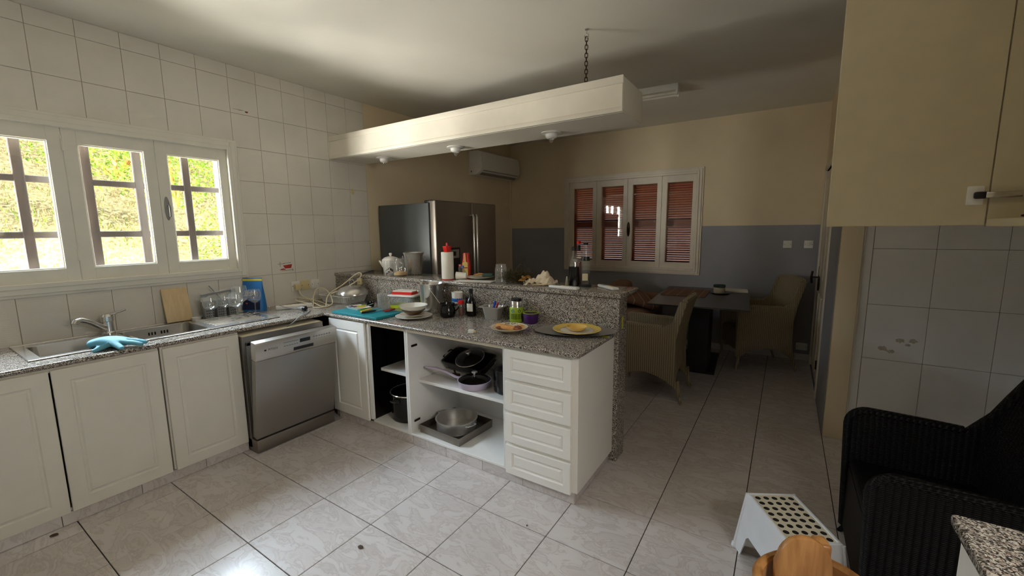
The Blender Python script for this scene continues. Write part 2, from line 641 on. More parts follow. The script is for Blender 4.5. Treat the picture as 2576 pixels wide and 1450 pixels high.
# ---- left wall (tiled kitchen part, plain beige beyond the bar) with the sink window opening
WY0, WY1, WZ0, WZ1 = -0.178, 1.677, 1.238, 2.205
YT = 3.009
b = MB()
b.mi = 0
G = -0.006
b.box(-0.25, G, -1.5, WY0, 0, ZC)
b.box(-0.25, G, WY1, YT, 0, ZC)
b.box(-0.25, G, WY0, WY1, 0, WZ0)
b.box(-0.25, G, WY0, WY1, WZ1, ZC)
b.mi = 1
b.box(-0.25, 0.0, YT, 6.05, 0, ZC)
wall_left = struct(b.build('wall_left', ['grout', 'paint_beige'], smooth=False))

def tile_piece(cache, w, h, axis):
    k = (round(w, 4), round(h, 4), axis)
    if k not in cache:
        b = MB()
        if axis == 'x':
            b.box(-0.008, 0.0, -w / 2, w / 2, -h / 2, h / 2, 0.0016, 1)
        else:
            b.box(-w / 2, w / 2, 0.0, 0.008, -h / 2, h / 2, 0.0016, 1)
        cache[k] = b
    return k
_tile_mesh = {}
def wall_tile(parent, axis, mat, const, u0, u1, z0, z1):
    g = 0.0011
    u0 += g; u1 -= g; z0 += g; z1 -= g
    w, h = u1 - u0, z1 - z0
    if w < 0.012 or h < 0.012:
        return
    k = (round(w, 4), round(h, 4), axis, mat)
    loc = (const, (u0 + u1) / 2, (z0 + z1) / 2) if axis == 'x' else ((u0 + u1) / 2, const, (z0 + z1) / 2)
    if k in _tile_mesh:
        o = dup(_tile_mesh[k], parent=parent, loc=loc)
        return o
    b = MB()
    if axis == 'x':
        b.box(-0.008, 0.0, -w / 2, w / 2, -h / 2, h / 2, 0.0016, 1)
    else:
        b.box(-w / 2, w / 2, 0.0, 0.008, -h / 2, h / 2, 0.0016, 1)
    o = b.build('tile', mat, parent, loc)
    _tile_mesh[k] = o
    return o

def minus(r, c):
    """rectangle r minus rectangle c, as a list of rectangles"""
    u0, u1, z0, z1 = r
    a0, a1, c0, c1 = c
    if u1 <= a0 or u0 >= a1 or z1 <= c0 or z0 >= c1:
        return [r]
    out = []
    if u0 < a0: out.append((u0, a0, z0, z1))
    if u1 > a1: out.append((a1, u1, z0, z1))
    uu0, uu1 = max(u0, a0), min(u1, a1)
    if z1 > c1: out.append((uu0, uu1, c1, z1))
    if z0 < c0: out.append((uu0, uu1, z0, c0))
    return out

zl = [ZC] + [2.759 - 0.265 * k for k in range(8)]
zl[-1] = 0.885
for j in range(-10, 5):
    for k in range(len(zl) - 1):
        r = (1.944 + 0.213 * j, 1.944 + 0.213 * (j + 1), zl[k + 1], zl[k])
        for q in minus(r, (-0.25, 1.731, 1.169, 2.262)):
            wall_tile(wall_left, 'x', 'tile_white', 0.0, *q)
# painted boat print on one tile
pr = MB()
def flat(b, pts, mi):
    b.mi = mi
    b.prism(pts, 'x', 0.0002, 0.0008)
flat(pr, [(2.045, 1.243), (2.128, 1.250), (2.118, 1.215), (2.062, 1.214)], 0)
flat(pr, [(2.012, 1.203), (2.03, 1.214), (2.05, 1.216), (2.072, 1.203)], 0)
for q in ((1.998, 2.06, 1.256, 1.2585), (2.019, 2.0215, 1.232, 1.278), (2.05, 2.118, 1.262, 1.2645), (2.03, 2.14, 1.196, 1.1985), (2.128, 2.1305, 1.19, 1.212)):
    flat(pr, [(q[0], q[2]), (q[1], q[2]), (q[1], q[3]), (q[0], q[3])], 1)
pr.build('tile_print', ['print_red', 'print_black'], wall_left, smooth=False)
b = MB()
b.tube([(0.002, 2.821, 1.962), (0.02, 2.821, 1.955), (0.024, 2.821, 1.935), (0.012, 2.821, 1.918)], 0.006, 8)
b.box(0.0, 0.006, 2.808, 2.834, 1.93, 1.975, 0.002)
tag(b.build('wall_hook', 'plastic_ivory'), 'small ivory hook stuck on the white wall tiles', 'hook')

# ---- back wall with dado and shuttered window
YB, HD = 5.806, 1.561
BX0, BX1, BZ0, BZ1 = 1.039, 2.816, 1.002, 2.225
b = MB()
def bw(x0, x1, z0, z1):
    for lo, hi, mi in ((0, HD, 1), (HD, ZC, 0)):
        a, c = max(z0, lo), min(z1, hi)
        if c > a:
            b.mi = mi
            b.box(x0, x1, YB, YB + 0.25, a, c)
bw(-0.25, BX0, 0, ZC)
bw(BX1, 4.4, 0, ZC)
bw(BX0, BX1, 0, BZ0)
bw(BX0, BX1, BZ1, ZC)
struct(b.build('wall_back', ['paint_beige', 'paint_grey'], smooth=False))
b = MB()
b.box(0.9, 4.105, YB - 0.014, YB, 0, 0.075, 0.003)
struct(b.build('baseboard_back', 'tile_grey', smooth=False))

# ---- right wall of the dining end, with a door
XR, YS = 4.105, 3.735
DY0, DY1, DZ = 4.55, 5.66, 2.12
b = MB()
def rw(y0, y1, z0, z1):
    for lo, hi, mi in ((0, HD, 1), (HD, ZC, 0)):
        a, c = max(z0, lo), min(z1, hi)
        if c > a:
            b.mi = mi
            b.box(XR, XR + 0.22, y0, y1, a, c)
rw(YS + 0.012, DY0, 0, ZC)
rw(DY1, YB, 0, ZC)
rw(DY0, DY1, DZ, ZC)
struct(b.build('wall_right', ['paint_beige', 'paint_grey'], smooth=False))
door = thing('door_1', None, None)
struct(door)
b = MB()
b.box(XR - 0.012, XR + 0.03, DY0 - 0.06, DY0 + 0.01, 0, DZ + 0.06, 0.004)
b.box(XR - 0.012, XR + 0.03, DY1 - 0.01, DY1 + 0.06, 0, DZ + 0.06, 0.004)
b.box(XR - 0.012, XR + 0.03, DY0 - 0.06, DY1 + 0.06, DZ, DZ + 0.06, 0.004)
b.build('door_frame', 'frame_white', door)
b = MB()
b.box(XR + 0.012, XR + 0.05, DY0 + 0.012, DY1 - 0.012, 0.008, DZ - 0.004, 0.003)
b.build('door_leaf', 'frame_white', door)
for (y0, y1) in ((DY0 + 0.06, DY0 + 0.34), (DY0 + 0.42, DY0 + 0.70), (DY0 + 0.78, DY1 - 0.06)):
    for (z0, z1) in ((0.12, 0.85), (1.02, 2.04)):
        b = MB()
        b.box(XR - 0.001, XR + 0.014, y0, y1, z0, z1, 0.009, 2)
        b.build('door_panel', 'frame_white', door)
b = MB()
b.box(XR - 0.004, XR + 0.012, 5.52, 5.56, 0.86, 1.12, 0.004)
b.tube([(XR, 5.54, 1.0), (XR - 0.055, 5.54, 1.0)], 0.009, 10)
b.tube([(XR - 0.055, 5.54, 1.065), (XR - 0.062, 5.54, 1.0), (XR - 0.055, 5.54, 0.935)], 0.011, 10)
b.build('door_handle', 'plastic_black', door)
for z in (0.3, 1.75, 1.92):
    b = MB()
    b.tube([(XR - 0.016, DY0 + 0.012, z - 0.04), (XR - 0.016, DY0 + 0.012, z + 0.04)], 0.008, 8)
    b.build('hinge', 'bronze', door)

# ---- tiled stub wall and right kitchen wall
XK = 4.86
b = MB()
b.box(4.11, 5.4, YS + 0.006, YS + 0.22, 0, ZC)
ws = struct(b.build('wall_stub', 'grout_light', smooth=False))
MB().box(4.244, 4.288, YS, YS + 0.008, 0.0, ZC, 0.001, 1).build('tile_edge_strip', 'tile_grey', ws)
xs = [4.29 + 0.3125 * k for k in range(-1, 4)]
zs = [ZC] + [1.388 + 0.382 * k for k in (3, 2, 1, 0)] + [1.006, 0.626, 0.244, 0.0]
for i in range(1, 4):
    for k in range(len(zs) - 1):
        wall_tile(ws, 'y', 'tile_grey', YS, xs[i], min(xs[i + 1], 5.2), zs[k + 1], zs[k])
b = MB()
b.box(4.11, 4.232, YS - 0.03, YS + 0.012, 0, 2.3, 0.006)
struct(b.build('trim_1', 'paint_beige'))
b = MB()
b.box(4.232, 4.244, YS - 0.014, YS + 0.006, 0, 2.3, 0.003)
struct(b.build('trim_2', 'frame_white'))
b = MB()
b.box(XK, 5.4, -1.5, 2.12, 0, ZC)
b.box(5.2, 5.4, 2.12, YS + 0.01, 0, ZC)
struct(b.build('wall_kitchen_right', 'tile_grey', smooth=False))
# ---- rear wall behind the camera
b = MB()
b.box(-0.25, 5.4, -1.5, -1.25, 0, ZC)
struct(b.build('wall_rear', 'tile_white', smooth=False))
# ---- ceiling
b = MB()
b.box(-0.3, 5.4, -1.5, 6.1, ZC, ZC + 0.2)
struct(b.build('ceiling', 'paint_ceiling', smooth=False))

# ---- stains on the tiles
def stain(parent, axis, const, u, z, r, seed, mat, sx=1.0, sz=1.0):
    random.seed(seed)
    pts = [(u + sx * r * math.cos(k * math.pi / 8) * random.uniform(0.55, 1.15), z + sz * r * math.sin(k * math.pi / 8) * random.uniform(0.55, 1.15)) for k in range(16)]
    m_ = MB()
    m_.prism(pts, axis, const, const + (0.0006 if axis == 'x' else -0.0006))
    m_.build('stain', mat, parent, smooth=False)
stain(wall_left, 'x', 0.0, 1.854, 2.52, 0.011, 1, 'rust', 1.4, 0.8)
stain(wall_left, 'x', 0.0, 1.80, 2.527, 0.05, 2, 'stain_brown', 1.0, 0.08)
for q in ((4.395, 0.705, 0.024, 3), (4.44, 0.69, 0.02, 4), (4.475, 0.77, 0.022, 5), (4.545, 0.775, 0.02, 6), (4.52, 0.745, 0.014, 7)):
    stain(ws, 'y', YS, q[0], q[1], q[2], q[3], 'stain_brown', 1.2, 0.8)

# ---- window over the sink
win = struct(thing('window_1', None, None))
def casing(parent, axis, u0, u1, z0, z1, w, mat, back=False, const=0.0):
    """stepped casing around an opening u0..u1, z0..z1; w = face width; axis normal x or y"""
    s = -1.0 if back else 1.0
    for k, (off, ww, pr_) in enumerate(((0.0, w, 0.012), (0.012, w - 0.03, 0.022), (-0.012, 0.03, 0.030))):
        a0, a1, c0, c1 = u0 - off, u1 + off, z0 - off, z1 + off
        b = MB()
        for q in ((a0 - ww, a0, c0 - ww, c1 + ww), (a1, a1 + ww, c0 - ww, c1 + ww), (a0, a1, c1, c1 + ww), (a0, a1, c0 - ww, c0)):
            if axis == 'x':
                b.box(const - 0.02, const + pr_, q[0], q[1], q[2], q[3], 0.003, 1)
            else:
                b.box(q[0], q[1], const - pr_, const + 0.02, q[2], q[3], 0.003, 1)
        b.build('casing', mat, parent)
casing(win, 'x', WY0, WY1, WZ0, WZ1, 0.07, 'frame_cream')
b = MB()
for q in ((WY0 - 0.0, WY1, WZ0 - 0.0, WZ0 + 0.012), (WY0, WY1, WZ1 - 0.012, WZ1), (WY0, WY0 + 0.012, WZ0, WZ1), (WY1 - 0.012, WY1, WZ0, WZ1)):
    b.box(-0.24, -0.052, q[0], q[1], q[2], q[3])
b.build('reveal', 'frame_cream', win)
edges = [-0.176, 0.286, 0.749, 1.21, 1.676]
for i in range(4):
    y0, y1 = edges[i] + 0.0015, edges[i + 1] - 0.0015
    p0, p1, q0, q1 = y0 + 0.066, y1 - 0.064, 1.328, 2.108
    b = MB()
    b.box(-0.05, -0.004, y0, p0, WZ0 + 0.002, WZ1 - 0.002, 0.002, 1)
    b.box(-0.05, -0.004, p1, y1, WZ0 + 0.002, WZ1 - 0.002, 0.002, 1)
    b.box(-0.05, -0.004, p0 - 0.002, p1 + 0.002, WZ0 + 0.002, q0, 0.002, 1)
    b.box(-0.05, -0.004, p0 - 0.002, p1 + 0.002, q1, WZ1 - 0.002, 0.002, 1)
    sash = b.build('sash', 'frame_cream', win)
    b = MB()
    for q in ((p0 - 0.004, p0 + 0.008, q0, q1), (p1 - 0.008, p1 + 0.004, q0, q1), (p0, p1, q0 - 0.004, q0 + 0.008), (p0, p1, q1 - 0.008, q1 + 0.004)):
        b.box(-0.032, -0.014, q[0], q[1], q[2], q[3], 0.003, 1)
    b.build('glazing_bead', 'frame_cream', sash)
    b = MB()
    b.box(-0.027, -0.023, p0 - 0.003, p1 + 0.003, q0 - 0.003, q1 + 0.003)
    b.build('pane', 'glass_pane', sash, smooth=False)
for (y, z) in ((0.749, 2.09), (0.749, 1.41), (1.677, 2.09), (1.677, 1.41), (1.677, 1.98)):
    if z == 1.98: continue
    b = MB()
    b.tube([(0.003, y, z - 0.035), (0.003, y, z + 0.035)], 0.007, 8)
    b.build('hinge', 'frame_cream', win)
b = MB()
pts = [(1.243 + 0.016 * math.cos(a), 1.72 + 0.085 * math.sin(a)) for a in [k * math.pi / 10 for k in range(20)]]
b.prism(pts, 'x', -0.005, 0.004, 0.001)
b.tube([(0.004, 1.247, 1.74), (0.03, 1.247, 1.74), (0.036, 1.247, 1.72), (0.03, 1.247, 1.66)], 0.006, 8)
b.build('window_handle', 'plastic_grey', win)
# brown grille outside
gr = thing('window_grille', 'brown painted grille of bars outside the sink window', 'grille', (-0.15, 0, 0))
for y in (0.0, 0.285, 0.57, 0.873, 1.14, 1.432):
    b = MB()
    b.box(-0.012, 0.012, y - 0.025, y + 0.025, WZ0 + 0.012, WZ1 - 0.012, 0.004, 1)
    b.build('upright_bar', 'wood_brown', gr)
for z in (1.54, 1.885):
    b = MB()
    b.box(-0.010, 0.010, WY0, WY1, z - 0.021, z + 0.021, 0.004, 1)
    b.build('cross_bar', 'wood_brown', gr)

# ---- back window with louvred shutters behind the glass
win = struct(thing('window_2', None, None))
casing(win, 'y', BX0, BX1, BZ0, BZ1, 0.068, 'frame_white', True, YB)
b = MB()
for q in ((BX0, BX1, BZ0, BZ0 + 0.01), (BX0, BX1, BZ1 - 0.01, BZ1), (BX0, BX0 + 0.01, BZ0, BZ1), (BX1 - 0.01, BX1, BZ0, BZ1)):
    b.box(q[0], q[1], YB + 0.048, YB + 0.25, q[2], q[3])
b.build('reveal', 'frame_white', win)
ed = [1.04, 1.474, 1.922, 2.376, 2.815]
for i in range(4):
    x0, x1 = ed[i] + 0.0015, ed[i + 1] - 0.0015
    p0, p1, q0, q1 = x0 + 0.068, x1 - 0.058, 1.092, 2.128
    b = MB()
    for q in ((x0, p0, BZ0 + 0.002, BZ1 - 0.002), (p1, x1, BZ0 + 0.002, BZ1 - 0.002), (p0 - 0.002, p1 + 0.002, BZ0 + 0.002, q0), (p0 - 0.002, p1 + 0.002, q1, BZ1 - 0.002)):
        b.box(q[0], q[1], YB + 0.002, YB + 0.046, q[2], q[3], 0.002, 1)
    sash = b.build('sash', 'frame_white', win)
    b = MB()
    b.box(p0 - 0.003, p1 + 0.003, YB + 0.022, YB + 0.026, q0 - 0.003, q1 + 0.003)
    b.build('pane', 'glass_pane', sash, smooth=False)
for x in (1.04, 1.474, 2.376, 2.815):
    for z in (1.18, 1.84, 2.04):
        b = MB()
        b.tube([(x, YB - 0.002, z - 0.03), (x, YB - 0.002, z + 0.03)], 0.007, 8)
        b.build('hinge', 'frame_white', win)
b = MB()
pts = [(1.945 + 0.022 * math.cos(a), 1.53 + 0.1 * math.sin(a)) for a in [k * math.pi / 10 for k in range(20)]]
b.prism(pts, 'y', YB - 0.004, YB + 0.004, 0.001)
b.tube([(1.945, YB - 0.004, 1.55), (1.945, YB - 0.03, 1.55), (1.945, YB - 0.034, 1.5), (1.945, YB - 0.028, 1.46)], 0.008, 8)
b.build('window_handle', 'bronze', win)

b = MB()
sl_w = (BX1 - BX0) / 4 - 0.12
b.box(-sl_w / 2, sl_w / 2, -0.0215, 0.0215, -0.0045, 0.0045, 0.002, 1)
slat0 = None
where = ('at the far left of the back window', 'second from the left in the back window', 'third from the left in the back window', 'at the far right of the back window')
for i in range(4):
    w = (BX1 - BX0) / 4
    x0 = BX0 + w * i
    sh = thing('louvre_shutter', 'red-brown louvred wooden shutter panel ' + where[i], 'shutter', (x0 + w / 2, YB + 0.16, 0), group='louvred shutters of the back window')
    for s_ in (-1, 1):
        m = MB()
        m.box(s_ * (w / 2 - 0.031) - 0.03, s_ * (w / 2 - 0.031) + 0.03, -0.02, 0.02, BZ0 + 0.012, BZ1 - 0.012, 0.003, 1)
        m.build('stile', 'wood_red', sh)
    for (z0, z1) in ((BZ0 + 0.012, 1.075), (1.555, 1.645), (2.13, BZ1 - 0.012)):
        m = MB()
        m.box(-w / 2 + 0.061, w / 2 - 0.061, -0.018, 0.018, z0, z1, 0.003, 1)
        m.build('rail', 'wood_red', sh)
    for (z0, z1) in ((1.075, 1.555), (1.645, 2.13)):
        for k in range(16):
            z = z0 + (k + 0.5) * (z1 - z0) / 16
            if slat0 is None:
                slat0 = b.build('slat', 'wood_red', sh)
                o = slat0
            else:
                o = dup(slat0, parent=sh)
            o.location = (0, 0, z)
            o.rotation_euler = (R(-33), 0, 0)

# ---- wall plates
def plate(name, label, cat, o_, right, up_, w, h, mat, extra=None):
    t = thing(name, label, cat, o_)
    Mx = face_mtx((0, 0, 0), right, up_)
    b = MB()
    b.box(-w / 2, w / 2, -h / 2, h / 2, 0, 0.009, 0.003, 2, Mx)
    b.build('cover', mat, t)
    for s_ in (-1, 1):
        b = MB()
        b.lathe([(0, 0.0102), (0.0035, 0.0102), (0.0035, 0.008)], (0, 0, 0), 10, Mx @ Matrix.Translation((s_ * w * 0.36, 0, 0)))
        b.build('screw', 'plastic_black', t)
    if extra == 'rocker':
        b = MB()
        b.box(-0.011, 0.011, -0.016, 0.016, 0.008, 0.014, 0.002, 1, Mx)
        b.build('rocker', 'plastic_white', t)
    if extra == 'plug':
        b = MB()
        b.box(-0.026, 0.026, -0.034, 0.022, 0.009, 0.05, 0.008, 2, Mx)
        b.build('plug', 'plastic_ivory', t)
    return t
plate('wall_switch', 'white square wall switch left of its twin beside the door', 'switch', (3.805, YB, 1.34), (1, 0, 0), (0, 0, 1), 0.085, 0.085, 'plastic_white', 'rocker')
plate('wall_switch', 'white square wall switch nearest the door', 'switch', (4.005, YB, 1.342), (1, 0, 0), (0, 0, 1), 0.085, 0.085, 'plastic_white', 'rocker')
plate('wall_socket', 'white socket low on the grey wall near the corner', 'socket', (4.02, YB, 0.16), (1, 0, 0), (0, 0, 1), 0.11, 0.085, 'plastic_white')
plate('wall_socket', 'white socket with an ivory plug in it above the counter', 'socket', (0, 2.144, 1.044), (0, 1, 0), (0, 0, 1), 0.086, 0.09, 'plastic_white', 'plug')
plate('wall_socket', 'yellowed blank plate in the middle of the three wall plates', 'socket', (0, 2.236, 1.044), (0, 1, 0), (0, 0, 1), 0.088, 0.09, 'plastic_ivory')
plate('wall_switch', 'white switch plate right of the yellowed plate', 'switch', (0, 2.336, 1.044), (0, 1, 0), (0, 0, 1), 0.084, 0.088, 'plastic_white', 'rocker')
# pipe trunking under the air conditioner
b = MB()
b.box(0.0, 0.028, YB - 0.03, YB, 0.0, 2.33, 0.004, 1)
struct(b.build('trim_3', 'paint_beige'))

# ================================================================ OUTSIDE
b = MB()
b.box(-9, 12, -8, 17, -0.35, -0.15)
struct(b.build('ground_outside', 'hill_earth', smooth=False))
random.seed(3)
def hill_z(x, y):
    d = -x
    z = -0.1 + 0.62 * max(0, d - 0.9) - 0.012 * max(0, d - 0.9) ** 2
    return z + 0.10 * math.sin(1.7 * x + 0.8 * y) + 0.08 * math.sin(2.9 * y - x)
b = MB()
nx, ny = 44, 60
vv = [[b.bm.verts.new((-0.3 - 9.5 * i / nx, -7 + 20 * j / ny, hill_z(-0.3 - 9.5 * i / nx, -7 + 20 * j / ny) + random.uniform(-0.04, 0.04))) for j in range(ny + 1)] for i in range(nx + 1)]
for i in range(nx):
    for j in range(ny):
        b.bm.faces.new((vv[i][j], vv[i][j + 1], vv[i + 1][j + 1], vv[i + 1][j]))
hill = b.build('hillside', 'hill_earth')
struct(hill)
b = MB()
for _ in range(30000):
    x = -random.uniform(1.6, 7.5)
    y = random.uniform(-0.2, 5.2) * (1 + (-x - 1.6) * 0.05)
    z = hill_z(x, y)
    h = random.uniform(0.015, 0.07)
    a = random.uniform(0, 6.28)
    ln = random.uniform(0.01, 0.07)
    w = random.uniform(0.003, 0.008)
    dx, dy = math.cos(a), math.sin(a)
    b.mi = 0 if random.random() < 0.7 else 1
    b.bm.faces.new([b.bm.verts.new(p) for p in ((x - dy * w, y + dx * w, z - 0.02), (x + dy * w, y - dx * w, z - 0.02), (x + dx * ln, y + dy * ln, z + h))]).material_index = b.mi
tag(b.build('dry_grass', ['dry_grass', 'leaf_green'], smooth=False), 'dry straw-coloured grass on the slope outside the sink window', 'grass', kind='stuff')

def shrub(label, c, rad, n, ls, seed):
    random.seed(seed)
    t = thing('shrub', label, 'shrub', c)
    b = MB()
    for k in range(7):
        a = random.uniform(0, 6.28)
        e = Vector((math.cos(a) * rad[0] * 0.7, math.sin(a) * rad[1] * 0.7, rad[2] * random.uniform(0.2, 0.9)))
        b.tube([(0, 0, -rad[2]), e * 0.4 + Vector((0, 0, -rad[2] * 0.3)), e], [0.02, 0.013, 0.005], 6)
    b.build('branch', 'leaf_dry', t)
    b = MB()
    for _ in range(n):
        while True:
            p = Vector((random.uniform(-1, 1), random.uniform(-1, 1), random.uniform(-1, 1)))
            if p.length < 1: break
        p = Vector((p.x * rad[0], p.y * rad[1], p.z * rad[2]))
        q = Matrix.Rotation(random.uniform(0, 6.28), 3, 'Z') @ Matrix.Rotation(random.uniform(-1.1, 1.1), 3, 'X')
        l = ls * random.uniform(0.6, 1.3)
        pts = [Vector((0, 0, 0)), Vector((l * 0.33, l * 0.5, 0.1 * l)), Vector((0, l * 1.2, 0)), Vector((-l * 0.33, l * 0.5, 0.1 * l))]
        b.bm.faces.new([b.bm.verts.new(p + q @ v) for v in pts])
    tag(b.build('foliage', 'leaf_green', t, smooth=False), kind='stuff')
shrub('leafy yellow-green branch hanging before the right side of the sink window', (-1.9, 1.95, 2.25), (0.5, 0.75, 0.42), 1500, 0.05, 5)
shrub('yellow-green bush on the slope low outside the right pane', (-2.3, 2.75, 1.45), (0.5, 0.6, 0.5), 1500, 0.045, 6)
shrub('green creeper high on the slope behind the middle pane', (-3.6, 1.9, 2.55), (0.5, 0.9, 0.3), 1100, 0.05, 8)
# ================================================================ KITCHEN FURNITURE
def rrect(cx, cy, w, h, r, n=5):
    pts = []
    for (sx, sy, a0) in ((1, 1, 0), (-1, 1, 90), (-1, -1, 180), (1, -1, 270)):
        for k in range(n + 1):
            a = R(a0 + 90 * k / n)
            pts.append((cx + sx * (w / 2 - r) + r * math.cos(a), cy + sy * (h / 2 - r) + r * math.sin(a)))
    return pts

def loft(b, loops, cap0=False, cap1=False, mtx=None):
    f0 = len(b.bm.faces)
    L = [[b.bm.verts.new(p) for p in lp] for lp in loops]
    n = len(L[0])
    for A, C in zip(L, L[1:]):
        for i in range(n):
            j = (i + 1) % n
            b.bm.faces.new((A[i], A[j], C[j], C[i]))
    if cap0: b.bm.faces.new(L[0][::-1])
    if cap1: b.bm.faces.new(L[-1])
    if mtx is not None:
        for lp in L:
            for v in lp: v.co = mtx @ v.co
    b._new(f0)
    return b

def rl(cx, cy, w, h, r, z, n=5):
    return [(p[0], p[1], z) for p in rrect(cx, cy, w, h, r, n)]

def front(parent, name, o_, right, w, h, marg, mat, t=0.018):
    b = routed(w, h, t, marg)
    b.bm.transform(face_mtx(o_, right, (0, 0, 1)))
    return b.build(name, mat, parent, ang=20)

def panel(parent, name, mat, *q, bev=0.0015):
    return MB().box(*q, bev, 1).build(name, mat, parent)
HC = 0.89
# ---- left run: sink cabinet and single cabinet
def left_cab(label, y0, y1, doors):
    t = thing('base_cabinet', label, 'cabinet', (0, 0, 0))
    for q in ((0.02, 0.668, y0, y0 + 0.016, 0.072, 0.861), (0.02, 0.668, y1 - 0.016, y1, 0.072, 0.861), (0.02, 0.668, y0 + 0.016, y1 - 0.016, 0.072, 0.088), (0.02, 0.032, y0 + 0.016, y1 - 0.016, 0.088, 0.861), (0.65, 0.668, y0 + 0.016, y1 - 0.016, 0.838, 0.861)):
        panel(t, 'carcass_panel', 'door_cream', *q)
    for (a, c) in doors:
        front(t, 'door', (0.669, a, 0.068), (0, 1, 0), c - a, 0.782, 0.062, 'door_cream')
left_cab('cream two-door cabinet under the sink', -0.02, 0.891, [(-0.008, 0.437), (0.445, 0.887)])
left_cab('cream single-door cabinet between sink cabinet and dishwasher', 0.899, 1.333, [(0.908, 1.328)])
left_cab('cream cabinet at the near left end of the sink run', -0.92, -0.025, [(-0.91, -0.475), (-0.467, -0.03)])
kick = struct(MB().box(0.60, 0.655, -0.95, 1.333, 0.0, 0.07).build('baseboard_left', 'grout', smooth=False))
for k in range(7):
    y0 = -0.93 + 0.333 * k
    b = MB()
    b.box(0.655, 0.669, y0 + 0.0012, min(y0 + 0.333, 1.333) - 0.0012, 0.001, 0.069, 0.0012, 1)
    b.build('tile', 'floor_tile', kick)

# ---- granite worktop (L-shaped) with the sink cut-out
b = MB()
z0, z1 = 0.862, HC
SX0, SX1, SY0, SY1 = 0.10, 0.53, 0.42, 1.26
b.box(0.0, 0.672, -0.95, SY0, z0, z1)
b.box(0.0, 0.672, SY1, 1.985, z0, z1)
b.box(0.0, SX0, SY0, SY1, z0, z1)
b.box(SX1, 0.672, SY0, SY1, z0, z1)
b.box(0.0, 2.916, 1.985, 2.56, z0, z1)
for f in list(b.bm.faces):
    pass
bmesh.ops.remove_doubles(b.bm, verts=b.bm.verts[:], dist=0.0005)
tag(b.build('granite_worktop', 'granite', smooth=False), 'L-shaped speckled granite worktop running from the sink along the peninsula', 'worktop')
b = MB()
b.tube([(0.672, -0.95, HC - 0.014), (0.672, 1.985, HC - 0.014)], 0.0139, 12)
b.tube([(0.672, 1.985, HC - 0.014), (2.916, 1.985, HC - 0.014), (2.916, 2.55, HC - 0.014)], 0.0139, 12)
o = b.build('worktop_edge', 'granite', bpy.data.objects['granite_worktop'])

# ---- granite-clad bar wall and bar top
b = MB()
b.box(0.0, 2.934, 2.56, 2.712, 0.0, 1.10, 0.003, 1)
wb = struct(b.build('wall_bar', 'granite'))
b = MB()
b.box(0.0, 2.945, 2.548, 2.93, 1.10, 1.132, 0.009, 3)
tag(b.build('bar_top', 'granite'), 'raised narrow granite bar top above the peninsula', 'worktop')

# ---- peninsula cabinets
YF = 2.003
t = thing('base_cabinet', 'white single-door corner cabinet of the peninsula next to the dishwasher', 'cabinet')
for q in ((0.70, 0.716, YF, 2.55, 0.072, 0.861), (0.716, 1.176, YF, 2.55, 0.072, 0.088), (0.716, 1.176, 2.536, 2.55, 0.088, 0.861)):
    panel(t, 'inner_panel', 'cab_void_shade', *q)
panel(t, 'front_stile', 'melamine', 1.160, 1.192, YF, YF + 0.02, 0.088, 0.861)
panel(t, 'top_rail', 'rail_cream', 0.716, 1.176, YF, YF + 0.018, 0.838, 0.861)
front(t, 'door', (0.722, YF, 0.076), (1, 0, 0), 0.438, 0.776, 0.07, 'door_white')
def open_cab(label, x0, x1, shelf_z, blind):
    t = thing('open_cabinet', label, 'cabinet')
    if not blind:
        panel(t, 'side_panel', 'melamine', x0, x0 + 0.016, YF, 2.55, 0.072, 0.861)
    panel(t, 'side_panel', 'melamine', x1 - 0.016, x1, YF, 2.55, 0.072, 0.861)
    panel(t, 'bottom_panel', 'melamine', x0 + 0.016, x1 - 0.016, YF, 2.55, 0.072, 0.088)
    panel(t, 'back_panel', 'cab_void_shade' if blind else 'melamine', x0 + 0.016, x1 - 0.016, 2.536, 2.55, 0.088, 0.861)
    panel(t, 'top_rail', 'rail_cream', x0 + 0.016, x1 - 0.016, YF, YF + 0.018, 0.838, 0.861)
    panel(t, 'shelf', 'melamine', x0 + 0.017, x1 - 0.017, 2.095, 2.534, shelf_z - 0.022, shelf_z)
    for z in ((0.73, 0.17) if not blind else ()):
        b = MB()
        b.box(x0 + 0.016, x0 + 0.026, YF + 0.03, YF + 0.085, z - 0.008, z + 0.008, 0.003, 1)
        b.build('hinge_plate', 'bronze', t)
    return t
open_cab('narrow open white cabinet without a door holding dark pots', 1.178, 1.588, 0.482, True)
open_cab('wide open white cabinet without doors in the middle of the peninsula', 1.590, 2.430, 0.467, False)
t = thing('drawer_unit', 'white four-drawer unit at the free end of the peninsula', 'cabinet')
panel(t, 'body', 'door_white', 2.432, 2.906, YF, 2.556, 0.072, 0.861)
for (a, c) in ((0.668, 0.846), (0.469, 0.648), (0.269, 0.449), (0.063, 0.249)):
    front(t, 'drawer', (2.437, YF, a), (1, 0, 0), 0.434, c - a, 0.042, 'door_white')
kick = struct(MB().box(0.70, 2.872, 2.022, 2.555, 0.0, 0.07).build('baseboard_peninsula', 'grout', smooth=False))
kx = [0.75, 1.02, 1.30, 1.615, 1.93, 2.24, 2.545, 2.886]
for a, c in zip(kx, kx[1:]):
    MB().box(a + 0.0012, c - 0.0012, 2.008, 2.022, 0.001, 0.07, 0.0012, 1).build('tile', 'floor_tile', kick)
for a, c in ((2.010, 2.30), (2.30, 2.555)):
    MB().box(2.872, 2.886, a + 0.0012, c - 0.0012, 0.001, 0.07, 0.0012, 1).build('tile', 'floor_tile', kick)

